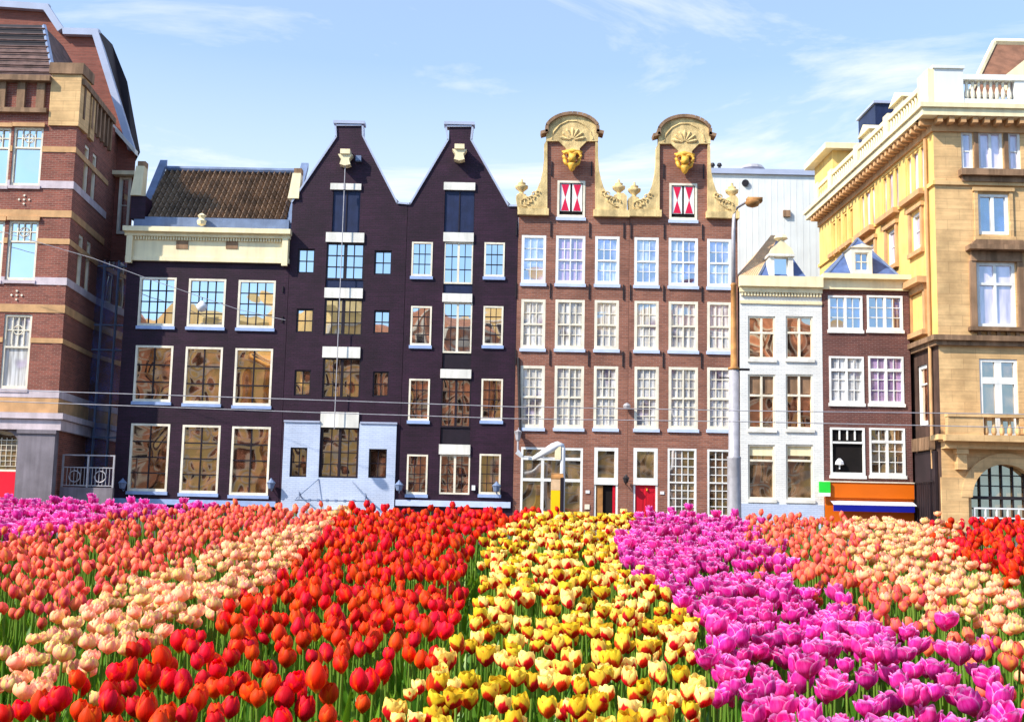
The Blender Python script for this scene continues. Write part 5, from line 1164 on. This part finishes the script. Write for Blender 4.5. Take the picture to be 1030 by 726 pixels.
# planting grid: rows with jitter
sp_ = .078; pts = []
ys_ = np.arange(YN, YF, sp_*.87)
for j, y in enumerate(ys_):
    half = .5*y+1.6; xs = np.arange(-half, half, sp_)+(sp_/2 if j % 2 else 0)
    pts.append(np.stack([xs, np.full(len(xs), y)], 1))
pts = np.concatenate(pts); pts += rng.normal(0, .021, pts.shape)
pts = pts[(pts[:, 1] < YF) & (pts[:, 1] > YN)]
edge = rng.normal(0, .035, pts.shape)*np.where((pts[:, 0] > .8) & (pts[:, 1] > 4), 3.2, 1)[:, None]*np.where(pts[:, 0:1]/pts[:, 1:2] > .19, 1, .4)                       # rows mingle a little at their edges
band = np.full(len(pts), -1)
for i, (k, sd, lb, pl) in enumerate(BANDS):
    m = inside(pts+edge, G(pl)) & (band < 0); band[m] = i
clump = np.array([math.sin(x*3.1+1.7*math.sin(y*2.3))+math.sin(y*4.7+x*1.3) for x, y in pts])
keepp = {'red': .80, 'yellow': .86, 'purple': .84, 'orange': .84, 'cream': .97}
kp = np.array([keepp[BANDS[b][0]] if b >= 0 else 0 for b in band])*np.where(clump < -1.3, .6, 1)
# the near left corner is thinner
kp *= np.interp(pts[:, 1], [3.0, 3.8, 5.5, 8], [.70, .78, .92, 1.0])
0 and np.where((pts[:, 1] < 4.3) & (pts[:, 0] < -.6) & (np.array([BANDS[b][0] if b >= 0 else '' for b in band]) != 'red'), .7, 1)
sel = (rng.random(len(pts)) < kp); bare = pts[(band < 0)]
P_, B_ = pts[sel], band[sel]
nT = len(P_)
topz = TOPZ(P_[:, 1]) + rng.normal(0, .026, nT); gz = TOPZ(P_[:, 1])-TH
rot_ = rng.uniform(0, 6.28, nT); scl = rng.normal(.94, .11, nT).clip(.6, 1.2); tlt = rng.normal(0, .15, (nT, 2)); tnt = rng.random(nT)
px_, py_ = proj(P_[:, 0], P_[:, 1], topz)
vis = (px_ > -5) & (px_ < 1035) & (py_ < 738)
order = np.argsort(np.where(vis, P_[:, 1], 99)); IND = set(order[:300].tolist())
NVAR = 6
HI = {k: [flower(k, 7, 6, 10*i+3) for i in range(NVAR)] for k in SH}; LO = {k: [flower(k, 4, 3, 10*i+3) for i in range(NVAR)] for k in SH}
LEAF = [leaf_geo(.36, .026, 0, .08), leaf_geo(.30, .030, 2.2, .12), leaf_geo(.41, .018, 4.3, .05), leaf_geo(.25, .026, 5.4, .15)]
LEAFLO = [leaf_geo(.36, .026, 0, .08, seg=3), leaf_geo(.30, .030, 2.2, .12, seg=3), leaf_geo(.41, .018, 4.3, .05, seg=3)]
# individuals share meshes
ME = {(k, i): np_mesh('flower_head', HI[k][i][0], HI[k][i][1], HI[k][i][2], [PM[k]]) for k in SH for i in range(NVAR)}
s5 = stem_geo(1.0); MS = np_mesh('stem', s5[0]*np.array([1, 1, 1]), s5[1], s5[2], [m_stem]); ML = [np_mesh('leaf', v, q, u, [m_leaf]) for v, q, u in LEAF]
KN = dict(red='red tulip', yellow='red flamed yellow tulip', purple='magenta tulip', orange='salmon tulip', cream='cream tulip')
parts = {}                                                  # stuff per colour row
for i in range(nT):
    b = B_[i]; k, sd, lb, _ = BANDS[b]; v = int(tnt[i]*NVAR) % NVAR; Hf = SH[k][0]*scl[i]; x, y = P_[i]; hstem = topz[i]-Hf*.7-gz[i]
    if i in IND:
        e = bpy.data.objects.new(k.replace('purple', 'magenta').replace('orange', 'salmon')+'_tulip', None); C.objects.link(e); e.location = (x, y, gz[i]); e.rotation_euler = (0, 0, rot_[i]); e.empty_display_size = .05
        tag(e, 'near %s %s' % (KN[k], lb), 'tulip', 'nearest %ss %s' % (KN[k], lb))
        o = bpy.data.objects.new('stem', MS); C.objects.link(o); o.parent = e; o.scale = (1, 1, hstem)
        o = bpy.data.objects.new('flower_head', ME[(k, v)]); C.objects.link(o); o.parent = e; o.location = (0, 0, hstem-.003); o.scale = (scl[i],)*3; o.rotation_euler = (tlt[i][0], tlt[i][1], 0)
        for q in (0, 1, 2) if tnt[i] > .4 else (1, 3):
            o = bpy.data.objects.new('leaf', ML[q]); C.objects.link(o); o.parent = e
    else:
        d = parts.setdefault(b, dict(V=[], Q=[], U=[], M=[], T=[], n=0))
        near = y < 5.2
        fl = (HI if near else LO)[k][v]; grow = 1.0+(.18 if y > 6 else 0)
        for (V, Q, UV), m, s, off in ((fl, 0, scl[i], hstem-.003), (s5, 1, None, 0)) + tuple((LEAFLO[q], 2, 1.0, 0) for q in ((0, 1, 2) if near else (0, 1))):
            W_ = V.copy()
            if m == 0: W_ = rotz(W_, rot_[i], s, tilt=tlt[i])
            elif m == 1: W_[:, 2] *= hstem; W_ = rotz(W_, rot_[i])
            else: W_ = rotz(W_, rot_[i], .9+.3*tnt[i])
            W_ = W_ + np.array([x, y, gz[i]+off]); d['V'].append(W_); d['Q'].append(Q+d['n']); d['n'] += len(W_); d['U'].append(UV); d['M'].append(np.full(len(Q), m)); d['T'].append(np.full(len(W_), tnt[i]))
for b, d in parts.items():
    k, sd, lb, _ = BANDS[b]; nm = k.replace('purple', 'magenta').replace('orange', 'salmon')+'_tulip_bed'
    me = np_mesh(nm, np.concatenate(d['V']), np.concatenate(d['Q']), np.concatenate(d['U']), [PM[k], m_stem, m_leaf], np.concatenate(d['M']), np.concatenate(d['T']))
    o = bpy.data.objects.new(nm, me); C.objects.link(o); tag(o, 'mass of %ss %s' % (KN[k], lb), 'tulips'); o['kind'] = 'stuff'
# leafy undergrowth through the whole bed
ng = 9000; gx = rng.uniform(-1, 1, ng); gy = YN+(YF-YN)*rng.random(ng)**.9; gx = gx*(.5*gy+1.5)
V_, Q_, T_ = [], [], []; nn = 0
for i in range(ng):
    V, Q, U_ = LEAFLO[i % 3]; s = rng.uniform(.7, 1.12); W_ = rotz(V, rng.uniform(0, 6.28), s)+np.array([gx[i], gy[i], TOPZ(gy[i])-TH-.01]); V_.append(W_); Q_.append(Q+nn); nn += len(W_); T_.append(np.full(len(W_), rng.random()))
V_ = np.concatenate(V_); Q_ = np.concatenate(Q_); me = np_mesh('leafy_undergrowth', V_, Q_, np.zeros((len(Q_)*4, 2)), [m_leaf], None, np.concatenate(T_))
o = bpy.data.objects.new('leafy_undergrowth', me); C.objects.link(o); tag(o, 'green tulip leaves filling the bed below the blooms', 'leaves'); o['kind'] = 'stuff'
print('tulips', nT, 'visible', int(vis.sum()))
